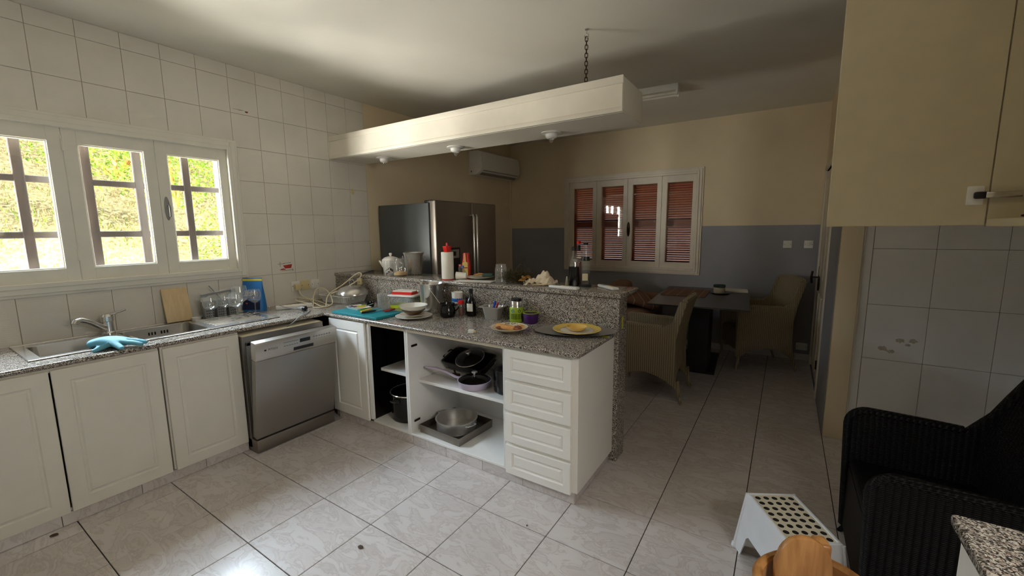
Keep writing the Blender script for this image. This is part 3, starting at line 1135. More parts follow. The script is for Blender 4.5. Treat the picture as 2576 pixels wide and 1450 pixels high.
# ---- dishwasher
t = thing('dishwasher', 'stainless steel dishwasher with its door ajar beside the corner', 'dishwasher', (0, 1.335, 0))
b = MB()
X0, X1, Wd = 0.06, 0.715, 0.6
for q in ((X0, X1, 0.0, 0.022, 0.03, 0.83), (X0, X1, Wd - 0.022, Wd, 0.03, 0.83), (X0, X1, 0.022, Wd - 0.022, 0.03, 0.09), (X0, X1, 0.022, Wd - 0.022, 0.79, 0.83), (X0, X0 + 0.02, 0.022, Wd - 0.022, 0.09, 0.79)):
    b.box(*q)
b.build('body', 'steel_dark', t, smooth=False)
b = MB()
for q in ((X1 - 0.004, X1 + 0.012, 0.02, 0.05, 0.09, 0.79), (X1 - 0.004, X1 + 0.012, Wd - 0.05, Wd - 0.02, 0.09, 0.79), (X1 - 0.004, X1 + 0.012, 0.02, Wd - 0.02, 0.762, 0.79)):
    b.box(*q, 0.004, 2)
b.build('door_seal', 'plastic_grey', t)
MB().box(X0 + 0.03, X1 - 0.02, 0.03, Wd - 0.03, 0.42, 0.43).build('rack', 'plastic_grey', t)
b = MB()
b.box(X0, X1 - 0.005, 0.004, Wd - 0.004, 0.812, 0.838, 0.01, 3)
b.build('top_lip', 'rail_cream', t)
b = MB()
b.box(0.55, 0.789, 0.0, Wd, 0.004, 0.096, 0.004, 2)
b.build('plinth', 'steel_dark', t)
dr = MB()
dr.box(-0.052, 0.0, 0.0, Wd, 0.006, 0.585, 0.003, 2)
door = dr.build('door', 'steel_door', t, (0.789, 0, 0.102), (0, R(8.3), 0))
b = MB()
b.prism([(-0.056, 0.588), (0.002, 0.588), (0.004, 0.60), (0.004, 0.700), (-0.002, 0.714), (-0.056, 0.714)], 'y', 0.0, Wd, 0.002)
b.build('control_panel', 'steel_h', door)
b = MB()
b.box(0.002, 0.0052, 0.305, 0.385, 0.655, 0.683, 0.001, 1)
b.build('display', 'plastic_black', door)
b = MB()
b.box(-0.03, 0.0048, 0.255, 0.415, 0.600, 0.632, 0.006, 2)
b.build('handle_recess', 'plastic_black', door)
for k in range(7):
    b = MB()
    b.box(0.003, 0.0065, 0.408 + 0.021 * k, 0.420 + 0.021 * k, 0.672, 0.680, 0.001, 1)
    b.box(0.003, 0.0047, 0.409 + 0.021 * k, 0.419 + 0.021 * k, 0.655, 0.658)
    b.build('button', 'plastic_grey', door)
b = MB()
for k in range(6):
    b.box(0.003, 0.0046, 0.19 + 0.018 * k, 0.202 + 0.018 * k, 0.652, 0.655)
b.box(0.003, 0.0046, 0.185, 0.295, 0.677, 0.679)
b.build('panel_print', 'print_black', door)
text('brand_lettering', 'PITSOS', 0.021, 'print_black', door, face_mtx((0.0042, 0.115, 0.655), (0, 1, 0), (0, 0, 1)))
b = MB()
ci = [(0.063 + 0.008 * math.cos(a), 0.655 + 0.006 * math.sin(a)) for a in [k * math.pi / 8 for k in range(16)]]
b.prism(ci, 'x', 0.0035, 0.0046)
b.build('brand_mark', 'print_black', door)

# ---- sink
t = thing('kitchen_sink', 'stainless double-bowl sink with drainboard under the window', 'sink')
RX0, RX1, RY0, RY1 = 0.045, 0.556, 0.395, 1.684
zt = HC + 0.004
B1 = (0.13, 0.50, 0.445, 0.80)
B2 = (0.13, 0.50, 0.845, 1.235)
b = MB()
for q in ((RX0, B1[0], RY0, RY1), (B1[1], RX1, RY0, RY1), (B1[0], B1[1], RY0, B1[2]), (B1[0], B1[1], B1[3], B2[2]), (B1[0], B1[1], B2[3], RY1)):
    b.box(q[0], q[1], q[2], q[3], HC, zt)
bmesh.ops.remove_doubles(b.bm, verts=b.bm.verts[:], dist=0.0005)
b.build('rim', 'chrome_soft', t, smooth=False)
b = MB()
b.tube([(RX0, RY0, zt), (RX1, RY0, zt), (RX1, RY1, zt), (RX0, RY1, zt)], 0.004, 8, closed=True)
b.build('rim_edge', 'chrome_soft', t)
for (x0, x1, y0, y1) in (B1, B2):
    cx, cy, w, h = (x0 + x1) / 2, (y0 + y1) / 2, x1 - x0, y1 - y0
    b = MB()
    loft(b, [rl(cx, cy, w + 0.002, h + 0.002, 0.004, zt + 0.0003), rl(cx, cy, w, h, 0.045, zt - 0.004), rl(cx, cy, w - 0.012, h - 0.012, 0.05, HC - 0.13), rl(cx, cy, w - 0.05, h - 0.05, 0.05, HC - 0.155)], cap1=True)
    bo = b.build('bowl', 'sink_steel', t, ang=60)
    b = MB()
    b.lathe([(0, 0.004), (0.03, 0.004), (0.04, 0.0)], (cx, cy, HC - 0.1548), 20)
    b.build('drain', 'chrome', bo)
for k in (-0.052, -0.035, -0.018, 0.018, 0.035, 0.052):
    MB().box(0.1315, 0.137, 1.06 + k - 0.004, 1.06 + k + 0.004, HC - 0.05, HC - 0.028, 0.002, 1).build('overflow_slot', 'black_hole', t)
for k in range(8):
    b = MB()
    x = 0.15 + 0.045 * k
    b.tube([(x, 1.28, zt + 0.0005), (x, 1.62, zt + 0.0005)], 0.0045, 8, flat=0.8)
    b.build('drain_rib', 'chrome_soft', t)
# ---- tap
t = thing('kitchen_tap', 'chrome single-lever mixer tap behind the sink', 'tap', (0.10, 0.815, zt))
b = MB()
b.lathe([(0, 0), (0.035, 0), (0.035, 0.008), (0.029, 0.016), (0.029, 0.08), (0.033, 0.085), (0.033, 0.115), (0.022, 0.13), (0, 0.132)], n=24)
b.build('body', 'chrome_soft', t)
b = MB()
b.tube([(0.005, -0.01, 0.035), (0.03, -0.05, 0.062), (0.065, -0.10, 0.105), (0.09, -0.14, 0.126), (0.105, -0.165, 0.122), (0.108, -0.172, 0.108)], [0.021, 0.020, 0.018, 0.017, 0.017, 0.016], 14)
b.build('spout', 'chrome_soft', t)
b = MB()
b.tube([(0.0, 0.0, 0.118), (0.02, 0.03, 0.132), (0.05, 0.085, 0.15)], [0.013, 0.009, 0.006], 10)
b.build('lever', 'chrome_soft', t)

# ---- hanging light box over the bar
t = thing('hanging_light_box', 'long cream wooden light box hanging over the bar', 'light box')
y0, y1, z0, z1, xe = 2.587, 3.007, 2.241, 2.449, 2.908
MB().box(0.0, xe, y0 + 0.008, y0 + 0.026, z0 + 0.002, z1, 0.002, 1).build('front_board', 'beam_paint', t)
MB().box(0.0, xe + 0.006, y0, y0 + 0.012, z1 - 0.045, z1 + 0.002, 0.004, 2).build('upper_lip', 'beam_paint', t)
MB().box(0.0, xe + 0.004, y0, y0 + 0.012, z0, z0 + 0.03, 0.004, 2).build('lower_lip', 'beam_paint', t)
MB().box(0.0, xe, y0 + 0.026, y1, z0, z0 + 0.016, 0.002, 1).build('bottom_board', 'beam_paint', t)
MB().box(0.0, xe, y1 - 0.018, y1, z0 + 0.016, z1, 0.002, 1).build('rear_board', 'beam_paint', t)
MB().box(xe - 0.018, xe, y0 + 0.026, y1 - 0.018, z0 + 0.016, z1, 0.001, 1).build('end_board', 'beam_paint', t)
for x in (0.483, 1.383, 2.296):
    b = MB()
    b.lathe([(0.03, 0.002), (0.072, 0.0), (0.075, -0.006), (0.044, -0.012), (0.040, -0.034), (0.026, -0.044), (0.018, -0.040), (0.0, -0.040)], (x, 2.845, z0), 28)
    s_ = b.build('downlight', 'plastic_white', t)
    b = MB()
    b.lathe([(0.016, -0.038), (0.017, -0.05), (0.008, -0.07), (0.0, -0.073)], (x, 2.845, z0), 14)
    b.build('bulb', 'glass_clear', s_)
t = thing('hanging_chain', 'dark metal chain from the ceiling to the light box', 'chain', (2.581, 2.806, 0))
b = MB()
b.lathe([(0, 0), (0.012, 0), (0.012, -0.006), (0.004, -0.008), (0.004, -0.028), (0, -0.028)], (0, 0, ZC), 12)
b.tube([(0.0, 0, ZC - 0.02)] + [(0.014 * math.sin(a), 0, ZC - 0.042 + 0.014 * math.cos(a)) for a in [R(20 + 30 * k) for k in range(10)]], 0.0035, 8)
b.build('hook', 'chrome_soft', t)
nl = 14
zt0, zb0 = ZC - 0.05, 2.452
ln = (zt0 - zb0) / nl
lk = None
for k in range(nl):
    if lk is None:
        b = MB()
        hh = ln * 0.5 + 0.004
        pts = []
        for a in range(16):
            an = 2 * math.pi * a / 16
            pts.append((0.0095 * math.cos(an), 0, (hh - 0.0095) * (1 if math.sin(an) > 0 else -1) * (1 if abs(math.sin(an)) > 0.01 else 0) + 0.0095 * math.sin(an)))
        b.tube(pts, 0.0027, 6, closed=True)
        lk = b.build('chain_link', 'bronze', t)
        o = lk
    else:
        o = dup(lk, parent=t)
    o.location = (0, 0, zt0 - (k + 0.5) * ln)
    o.rotation_euler = (0, 0, R(35 + 90 * (k % 2)))

# ---- fluorescent fitting on the ceiling
t = thing('fluorescent_light', 'dusty fluorescent tube fitting on the ceiling behind the light box', 'lamp', (2.4, 4.30, ZC), R(4))
b = MB()
b.prism([(-0.075, 0), (0.075, 0), (0.06, -0.05), (-0.06, -0.05)], 'x', -0.55, 0.46, 0.004)
b.build('housing', 'plastic_white', t)
for s_ in (-1, 1):
    b = MB()
    b.tube([(-0.5, s_ * 0.045, -0.072), (0.44, s_ * 0.045, -0.072)], 0.013, 12)
    b.build('tube', 'tube_lamp', t)
    for x in (-0.52, 0.445):
        MB().box(x - 0.008, x + 0.012, s_ * 0.045 - 0.018, s_ * 0.045 + 0.018, -0.092, -0.045, 0.003, 1).build('lamp_holder', 'plastic_white', t)

# ---- refrigerator
t = thing('refrigerator', 'tall stainless side-by-side refrigerator with dark grey side', 'refrigerator', (0, 3.12, 0))
W_ = 1.035
MB().box(0.03, 0.775, 0.0, W_, 0.02, 1.815, 0.006, 2).build('body', 'fridge_side', t)
MB().box(0.05, 0.70, 0.01, W_ - 0.01, 0.0, 0.025).build('base', 'plastic_black', t)
for nm, a, c in (('freezer_door', 0.002, 0.575), ('fridge_door', 0.583, W_ - 0.002)):
    d_ = MB().box(0.787, 0.868, a, c, 0.06, 1.838, 0.010, 3).build(nm, 'steel_dark', t)
    hy = 0.55 if nm == 'freezer_door' else 0.608
    b = MB()
    b.tube([(0.868, hy, 1.70), (0.905, hy, 1.705), (0.915, hy, 1.68), (0.915, hy, 0.75), (0.905, hy, 0.725), (0.868, hy, 0.73)], 0.013, 10)
    b.build('handle', 'chrome_soft', d_)
    MB().box(0.70, 0.80, a + 0.02, a + 0.12, 1.815, 1.845, 0.006, 2).build('hinge_cover', 'plastic_black', d_)
    if nm == 'freezer_door':
        MB().box(0.866, 0.8705, 0.13, 0.36, 0.98, 1.36, 0.004, 2).build('dispenser', 'plastic_black', d_)
        MB().box(0.868, 0.8725, 0.15, 0.34, 1.25, 1.34, 0.002, 1).build('dispenser_panel', 'steel_h', d_)
        MB().box(0.870, 0.8735, 0.19, 0.29, 1.275, 1.32, 0.001, 1).build('dispenser_screen', 'plastic_black', d_)

# ---- air conditioner
t = thing('air_conditioner', 'white wall-mounted air conditioner above the refrigerator in the corner', 'air conditioner', (0, 4.745, 2.30))
b = MB()
prof = [(0.0, 0.0), (0.0, 0.33), (0.17, 0.33), (0.205, 0.31), (0.225, 0.2), (0.228, 0.1), (0.20, 0.045), (0.13, 0.005)]
b.prism(prof, 'y', 0.0, 1.0, 0.014)
for v in b.bm.verts: pass
b.build('body', 'plastic_white', t)
MB().box(0.150, 0.2255, 0.06, 0.94, 0.058, 0.064, 0.002, 1).build('front_groove', 'plastic_grey', t)
b = MB()
b.box(-0.0, 0.05, 0.06, 0.94, 0.0, 0.005, 0.001, 1, Matrix.Translation((0.148, 0, 0.006)) @ Matrix.Rotation(R(-30), 4, 'Y'))
b.build('louvre', 'plastic_grey', t)
b = MB()
b.lathe([(0, 0), (0.012, 0), (0.012, 0.004)], (0, 0, 0), 12, face_mtx((0.05, -0.001, 0.05), (1, 0, 0), (0, 0, 1)))
b.build('side_button', 'plastic_grey', t)

# ---- right: upper cabinet with its door standing open, and the granite-topped unit below
t = thing('wall_cabinet', 'cream wall cabinet with its door standing wide open at the right edge', 'cabinet')
YU, XF = 2.1, 4.36
zl0, zl1 = 1.535, 2.55
MB().box(XF, XK, YU, YU + 0.018, zl0, zl1).build('side_panel', 'cab_inner', t, smooth=False)
MB().box(XF, XK, 1.0, YU, zl0, zl0 + 0.026, 0.002, 1).build('bottom_panel', 'cab_inner', t)
MB().box(XF, XK, 1.0, YU, zl1 - 0.018, zl1, 0.002, 1).build('top_panel', 'cab_inner', t)
MB().box(XK - 0.012, XK - 0.002, 1.0, YU, zl0 + 0.026, zl1 - 0.018).build('back_panel', 'cab_inner', t, smooth=False)
MB().box(XF, XK, 0.982, 1.0, zl0, zl1).build('side_panel', 'cab_inner', t, smooth=False)
d_ = MB().box(3.921, XF - 0.003, YU + 0.0, YU + 0.018, zl0 + 0.004, zl1, 0.002, 1).build('door', 'cab_inner', t)
for z in (1.64, 2.42):
    b = MB()
    b.box(4.303, 4.345, YU - 0.004, YU + 0.001, z - 0.032, z + 0.032, 0.003, 2)
    h_ = b.build('hinge', 'plastic_white', d_)
    b = MB()
    b.box(4.318, 4.352, YU - 0.018, YU - 0.002, z - 0.012, z + 0.012, 0.006, 2)
    b.build('hinge_cup', 'plastic_black', h_)
    b = MB()
    b.box(4.345, 4.43, YU - 0.020, YU - 0.004, z - 0.010, z + 0.010, 0.003, 2)
    b.build('hinge_arm', 'chrome_soft', h_)
b = MB()
b.box(4.447, 4.56, YU - 0.03, YU, 1.93, 2.08, 0.005, 2)
t = thing('socket_box', 'white plastic box fixed inside the open wall cabinet', 'socket')
b.build('box', 'plastic_white', t)
for z in (1.965, 2.045):
    MB().lathe([(0, 0.002), (0.005, 0.002), (0.005, 0)], (0, 0, 0), 8, face_mtx((4.465, YU - 0.0305, z), (1, 0, 0), (0, 0, 1))).build('screw', 'plastic_black', t)
b = MB()
b.tube([(4.40, 1.98, 1.568), (4.45, 1.97, 1.572), (4.55, 1.95, 1.583), (4.68, 1.92, 1.59)], [0.003, 0.02, 0.035, 0.03], 10, flat=0.8)
tag(b.build('dried_pod', 'maroon'), 'dark red pointed pod lying in the open wall cabinet', 'pod')
t = thing('counter_unit', 'granite-topped white counter unit at the near right corner', 'cabinet')
MB().box(4.165, XK - 0.008, -0.9, 1.262, 0.0, 0.861).build('body', 'door_white', t, smooth=False)
MB().box(4.147, XK - 0.008, -0.92, 1.282, 0.862, HC, 0.008, 3).build('granite_top', 'granite', t)
# ================================================================ SMALL THINGS
RV = R(33)      # local x then runs to the right as seen from the sink side of the room
def solid(name, label, cat, prof, mat, loc, n=28, rz=0.0, rot=None, group=None):
    o = MB().lathe(prof, n=n).build(name, mat, None, loc, rot if rot else (0, 0, rz))
    return tag(o, label, cat, group)
def part(parent, name, mat, prof, c=(0, 0, 0), n=28, mtx=None, closed=False):
    return MB().lathe(prof, c, n, mtx, closed).build(name, mat, parent)
def vessel(r0, r1, h, t=0.003, lip=0.0, base=0.004):
    """open cup profile: outer wall up, over the rim, inner wall down"""
    return [(0, 0), (r0, 0), (r1, h), (r1 + lip, h), (r1 + lip, h + 0.001), (r1 - t, h + 0.001), (r0 - t, base), (0, base)]
def plate_prof(r, h=0.02, t=0.003, base=0.55):
    return [(0, 0), (r * base, 0), (r * (base + 0.05), 0.003), (r, h), (r, h + t * 0.7), (r * (base + 0.03), 0.003 + t), (0, 0.003 + t)]
def skin_mesh(name, mat, parent, verts, edges, rad, loc=(0, 0, 0), rot=(0, 0, 0), sub=2, flat=None):
    me = bpy.data.meshes.new(name)
    me.from_pydata(verts, edges, [])
    o = bpy.data.objects.new(name, me)
    COL.objects.link(o)
    sk = o.modifiers.new('skin', 'SKIN')
    for i, v in enumerate(me.skin_vertices[0].data):
        r = rad[i]
        v.radius = (r, r) if not isinstance(r, tuple) else r
        v.use_root = (i == 0)
    ss = o.modifiers.new('ss', 'SUBSURF')
    ss.levels = sub
    dg = bpy.context.evaluated_depsgraph_get()
    m2 = bpy.data.meshes.new_from_object(o.evaluated_get(dg))
    bpy.data.objects.remove(o)
    m2.materials.clear()
    m2.materials.append(M[mat])
    m2.polygons.foreach_set('use_smooth', [True] * len(m2.polygons))
    o = bpy.data.objects.new(name, m2)
    COL.objects.link(o)
    o.location = loc
    o.rotation_euler = rot
    o.parent = parent
    return o

# ---------------------------------------------------------------- bar top
ZB = 1.1325
t = thing('sugar_bowl', 'white porcelain lidded pot with a small spout on the bar', 'pot', (0.585, 2.775, ZB), RV)
part(t, 'body', 'ceramic_white', [(0, 0), (0.06, 0), (0.064, 0.006), (0.07, 0.03), (0.084, 0.085), (0.088, 0.11), (0.082, 0.125), (0.079, 0.125), (0.06, 0.01), (0, 0.008)])
part(t, 'lid', 'ceramic_white', [(0.086, 0.126), (0.082, 0.136), (0.06, 0.155), (0.025, 0.166), (0.008, 0.168), (0.012, 0.178), (0.016, 0.188), (0.011, 0.198), (0, 0.2)])
MB().tube([(-0.07, 0, 0.07), (-0.092, 0, 0.10), (-0.112, 0, 0.125)], [0.018, 0.013, 0.009], 10).build('spout', 'ceramic_white', t)
MB().tube([(0.078, 0, 0.05), (0.11, 0, 0.06), (0.115, 0, 0.09), (0.083, 0, 0.11)], 0.006, 8).build('handle', 'ceramic_white', t)

def jar(name, label, loc, r, h, neck, glassmat='glass_clear'):
    t = thing(name, label, 'jar', loc, RV)
    part(t, 'glass', glassmat, [(0, 0.004), (r * 0.9, 0.0), (r, 0.012), (r, h * 0.72), (r * 0.98, h * 0.8), (neck, h * 0.88), (neck, h), (neck - 0.003, h), (neck - 0.003, h * 0.88), (r - 0.004, h * 0.76), (r - 0.004, 0.014), (0, 0.008)])
    return t
t = jar('glass_jar', 'clear glass jar with dry leaves before the white pot', (0.69, 2.655, ZB), 0.05, 0.135, 0.042)
b = MB()
random.seed(11)
for k in range(9):
    a = random.uniform(0, 6.28); rr = random.uniform(0, 0.03)
    p = Vector((rr * math.cos(a), rr * math.sin(a), 0.012 + 0.006 * k))
    q = Matrix.Rotation(a * 2, 3, 'Z') @ Matrix.Rotation(random.uniform(-0.9, 0.9), 3, 'X')
    b.bm.faces.new([b.bm.verts.new(p + q @ Vector(v)) for v in ((0, -0.02, 0), (0.012, 0, 0.004), (0, 0.024, 0), (-0.012, 0, 0.004))])
b.build('leaves', 'leaf_dark', t, smooth=False)
t = jar('glass_jar', 'clear glass jar with brown sugar at the bottom, left of the ice bucket', (0.842, 2.662, ZB), 0.066, 0.16, 0.055)
part(t, 'brown_sugar', 'sugar', [(0, 0.011), (0.06, 0.011), (0.061, 0.03), (0.03, 0.042), (0, 0.046)])
t = thing('ice_bucket', 'steel ice bucket with ring handles standing on the bar', 'bucket', (0.845, 2.828, ZB), RV)
part(t, 'bucket', 'chrome_soft', [(0, 0.0), (0.068, 0.0), (0.074, 0.01), (0.092, 0.19), (0.099, 0.2), (0.101, 0.204), (0.097, 0.207), (0.088, 0.19), (0.07, 0.012), (0, 0.01)], n=36)
for s_ in (-1, 1):
    MB().tube([(s_ * 0.094 + s_ * 0.008, 0.018 * math.cos(a), 0.155 + 0.018 * math.sin(a)) for a in [k * math.pi / 8 for k in range(16)]], 0.0035, 6, closed=True).build('ring_handle', 'chrome', t)
t = thing('paper_towel', 'upright roll of white paper towel with a red holder cap', 'paper towel', (1.434, 2.64, ZB), RV)
part(t, 'base', 'red_plastic', [(0, 0), (0.05, 0), (0.05, 0.006), (0, 0.006)])
part(t, 'roll', 'paper_white', [(0.018, 0.008), (0.049, 0.008), (0.051, 0.012), (0.051, 0.226), (0.049, 0.23), (0.018, 0.23)])
part(t, 'cap', 'red_plastic', [(0, 0.231), (0.026, 0.231), (0.030, 0.238), (0.038, 0.275), (0.038, 0.28), (0.012, 0.281), (0.009, 0.284), (0.009, 0.303), (0.006, 0.307), (0, 0.307)], n=8)
t = thing('water_bottle', 'small clear plastic bottle with a light blue cap', 'bottle', (1.502, 2.748, ZB), RV)
part(t, 'bottle', 'water_bottle', [(0, 0.003), (0.028, 0), (0.032, 0.006), (0.033, 0.05), (0.028, 0.062), (0.014, 0.085), (0.012, 0.095), (0, 0.095)])
part(t, 'cap', 'blue_cap', [(0.014, 0.092), (0.0145, 0.108), (0.012, 0.111), (0, 0.111)])
t = thing('coffee_jar', 'small jar with dark patterned wrap behind the blue-capped bottle', 'jar', (1.41, 2.86, ZB), RV)
part(t, 'jar_body', 'leaf_dark', [(0, 0), (0.034, 0), (0.036, 0.005), (0.036, 0.085), (0.033, 0.09), (0, 0.09)])
part(t, 'lid', 'red_dark', [(0.034, 0.09), (0.035, 0.108), (0.033, 0.112), (0, 0.112)])
t = thing('sauce_bottle', 'red and yellow squeeze bottle of sauce standing on its cap', 'bottle', (1.45, 2.862, ZB), RV)
t.location = (1.468, 2.845, ZB)
b = MB()
loft(b, [rl(0, 0, 0.06, 0.045, 0.018, z) if k == 0 else rl(0, 0, w, d, 0.018, z) for k, (w, d, z) in enumerate(((0.06, 0.045, 0.0), (0.07, 0.05, 0.02), (0.078, 0.052, 0.09), (0.07, 0.05, 0.13), (0.058, 0.044, 0.165), (0.056, 0.044, 0.205), (0.05, 0.04, 0.213)))], cap0=True, cap1=True)
b.build('bottle', 'ketchup_red', t)
b = MB()
loft(b, [[(p[0], -0.029 + 0.0 * p[1], p[1]) for p in rrect(-0.008, z, w, h, 0.01)] for (w, h, z) in ((0.046, 0.12, 0.075),)] + [[(p[0], -0.0262, p[1]) for p in rrect(-0.008, 0.075, 0.046, 0.12, 0.01)]], cap0=True)
b.build('label', 'mayo_yellow', t)
b = MB()
b.prism([(-0.016, 0.135), (0.0, 0.135), (-0.006, 0.212), (-0.012, 0.212)], 'y', -0.0285, -0.0225)
b.build('label_tip', 'mayo_yellow', t)
MB().box(-0.028, 0.012, -0.0305, -0.0285, 0.082, 0.090).build('label_band', 'print_red', t)
t = thing('serving_plate', 'pale plate heaped with kitchen odds on the bar', 'plate', (1.65, 2.80, ZB + 0.004), RV)
part(t, 'dish', 'plate_white', plate_prof(0.115, 0.016))
b = MB().box(0.0, 0.09, -0.03, 0.03, 0.0, 0.026, 0.01, 2)
tag(b.build('sponge', 'sponge_green', None, (1.665, 2.81, ZB + 0.02), (0, 0, RV)), 'dark green dish sponge on the pale plate', 'sponge')
b = MB()
b.tube([(-0.05, 0, 0.012), (0.0, 0.01, 0.016), (0.05, 0.0, 0.012)], [0.012, 0.016, 0.01], 10, flat=0.7)
tag(b.build('bread_crust', 'food_bread', None, (1.625, 2.83, ZB + 0.02), (0, 0, RV + 0.4)), 'torn piece of bread beside the green sponge', 'bread')
t = thing('paper_cup', 'white paper cup lying on its side on the bar', 'cup', (1.585, 2.70, ZB + 0.034), 0, rot=(0, R(90), R(205)))
part(t, 'cup', 'paper_white', [(0, 0.0), (0.025, 0.0), (0.033, 0.085), (0.0345, 0.086), (0.031, 0.086), (0.0235, 0.004), (0, 0.004)])
part(t, 'cup_shade_disc', 'black_matt', [(0, 0.03), (0.0262, 0.03)])  # black disc painted in as the shade inside the white cup
b = MB().box(-0.16, 0.16, -0.055, 0.055, 0.0, 0.004, 0.001, 1)
tag(b.build('magazine', 'label_white', None, (1.71, 2.645, ZB), (0, 0, R(14))), 'thin pale magazine lying along the front of the bar', 'magazine')
t = jar('glass_jar', 'tall clear glass jar with a spoon beside the dried herbs', (1.972, 2.64, ZB), 0.046, 0.15, 0.040)
MB().tube([(0.01, 0, 0.012), (0.005, 0.0, 0.07), (-0.012, 0, 0.12)], [0.012, 0.004, 0.003], 8, flat=0.5).build('spoon', 'chrome', t)
random.seed(21)
b = MB()
for k in range(330):
    p = Vector((random.gauss(0.005, 0.055), random.gauss(0, 0.028), random.uniform(0.0, 0.05)))
    a = random.uniform(0, 6.28)
    L_ = random.uniform(0.04, 0.12)
    d = Vector((math.cos(a), math.sin(a) * 0.5, random.uniform(-0.1, 0.9))).normalized() * L_
    q = p + d
    q.z = max(q.z, 0.004); q.z = min(q.z, 0.12)
    if k < 6: q = Vector((0.03 + 0.02 * k / 3, 0.01, 0.14 + 0.012 * k))
    mid = (p + q) / 2 + Vector((random.uniform(-.01, .01), random.uniform(-.01, .01), 0.01))
    b.tube([p, mid, q], [0.0018, 0.0014, 0.0008], 4)
    for _ in range(3):
        c = p.lerp(q, random.uniform(0.3, 1.0)) + Vector((random.uniform(-.006, .006),) * 3)
        b.bm.faces.new([b.bm.verts.new(c + Vector(v)) for v in ((0.006, 0, 0), (0, 0.004, 0.003), (-0.006, 0, 0.002), (0, -0.004, 0.004))])
tag(b.build('dried_herbs', 'herb', None, (2.07, 2.725, ZB + 0.002), (0, 0, RV), smooth=False), 'tangled bunch of dried grey-green herbs on the bar', 'herbs')
t = thing('dried_leaves', 'curled tan dried leaves next to the crumpled cloth', 'leaf', (2.155, 2.695, ZB), RV)
for k, (dx, dz, a, l) in enumerate(((-0.02, 0.004, 0.5, 0.075), (0.005, 0.03, 2.2, 0.08), (-0.03, 0.035, 1.4, 0.07), (0.05, 0.03, 0.1, 0.09))):
    b = MB()
    n = 6
    rows = []
    for i in range(n + 1):
        s_ = i / n
        w = 0.02 * math.sin(math.pi * min(1, s_ * 0.95 + 0.05)) + 0.001
        rows.append([b.bm.verts.new((l * (s_ - 0.5), w * v, dz + 0.012 * math.sin(3 * s_ + k) + 0.008 * abs(v))) for v in (-1, 0, 1)])
    for A, C in zip(rows, rows[1:]):
        for i in range(2):
            b.bm.faces.new((A[i], A[i + 1], C[i + 1], C[i]))
    b.build('leaf', 'leaf_dry', t, (dx, 0.0, 0.012), (0.5, 0.2, a))
random.seed(31)
b = MB()
nu, nv = 26, 20
g = []
for i in range(nu):
    row = []
    for j in range(nv):
        u, v = i / (nu - 1) * 2 - 1, j / (nv - 1) * 2 - 1
        rr = min(1, math.hypot(u, v))
        z = 0.012 + 0.062 * (1 - rr ** 2) * (0.65 + 0.35 * math.sin(5 * u + 2 * v)) * (0.75 + 0.45 * u) + 0.012 * math.sin(9 * v + 4 * u) * (1 - rr * 0.6) + 0.006 * math.sin(17 * u - 9 * v)
        row.append(b.bm.verts.new((u * 0.105 * (1 + 0.08 * math.sin(7 * v)), v * 0.07 * (1 + 0.1 * math.sin(6 * u)), max(0.002, z))))
    g.append(row)
for i in range(nu - 1):
    for j in range(nv - 1):
        b.bm.faces.new((g[i][j], g[i + 1][j], g[i + 1][j + 1], g[i][j + 1]))
cl = b.build('kitchen_cloth', 'cloth_cream', None, (2.275, 2.72, ZB), (0, 0, RV), ang=180)
tag(cl, 'crumpled cream cloth on the bar', 'cloth')
cl.scale = (1.15, 1.1, 1.45)
b = MB()
b.tube([(-0.11, -0.03, 0.004), (-0.05, -0.045, 0.005), (0.03, -0.06, 0.007), (0.09, -0.05, 0.012)], [0.008, 0.012, 0.014, 0.012], 8, flat=0.5)
b.build('hem', 'cloth_cream', cl)

t = thing('soy_bottle', 'square glass bottle of black sauce with a black screw cap', 'bottle', (2.523, 2.765, ZB), RV)
b = MB()
loft(b, [rl(0, 0, 0.062, 0.062, 0.012, 0.0), rl(0, 0, 0.066, 0.066, 0.014, 0.006), rl(0, 0, 0.066, 0.066, 0.014, 0.17), rl(0, 0, 0.05, 0.05, 0.02, 0.20), rl(0, 0, 0.026, 0.026, 0.0129, 0.225), rl(0, 0, 0.024, 0.024, 0.0119, 0.26)], cap0=True, cap1=True)
b.build('glass', 'glass_clear', t)
b = MB()
loft(b, [rl(0, 0, 0.0632, 0.0632, 0.012, 0.0), rl(0, 0, 0.0672, 0.0672, 0.014, 0.006), rl(0, 0, 0.0672, 0.0672, 0.014, 0.142)], cap0=True, cap1=True)
b.build('sauce', 'soy_black', t)
part(t, 'cap', 'plastic_black', [(0.015, 0.255), (0.0155, 0.28), (0.013, 0.283), (0, 0.283)])
t = thing('vinegar_bottle', 'slim bottle with a red cap behind the black sauce bottle', 'bottle', (2.512, 2.872, ZB), RV)
part(t, 'glass', 'glass_clear', [(0, 0), (0.03, 0), (0.032, 0.005), (0.032, 0.19), (0.022, 0.225), (0.012, 0.25), (0.012, 0.30), (0, 0.30)])
part(t, 'vinegar', 'spice', [(0, 0.004), (0.028, 0.005), (0.028, 0.17), (0, 0.17)])
part(t, 'collar', 'plastic_black', [(0.0135, 0.25), (0.0135, 0.29), (0.0, 0.29)])
part(t, 'cap', 'red_plastic', [(0.014, 0.30), (0.015, 0.318), (0.012, 0.322), (0, 0.322)])
t = thing('oil_bottle', 'tapered clear bottle with a black ring and cap on the bar', 'bottle', (2.602, 2.79, ZB), RV)
part(t, 'glass', 'glass_clear', [(0, 0.0), (0.032, 0.0), (0.034, 0.006), (0.033, 0.13), (0.030, 0.19), (0.018, 0.27), (0.0145, 0.30), (0, 0.30)])
part(t, 'ring', 'plastic_black', [(0.0315, 0.185), (0.0285, 0.212), (0.0, 0.212), (0.0, 0.185)])
part(t, 'cap', 'plastic_black', [(0.0165, 0.298), (0.0165, 0.315), (0, 0.316)])
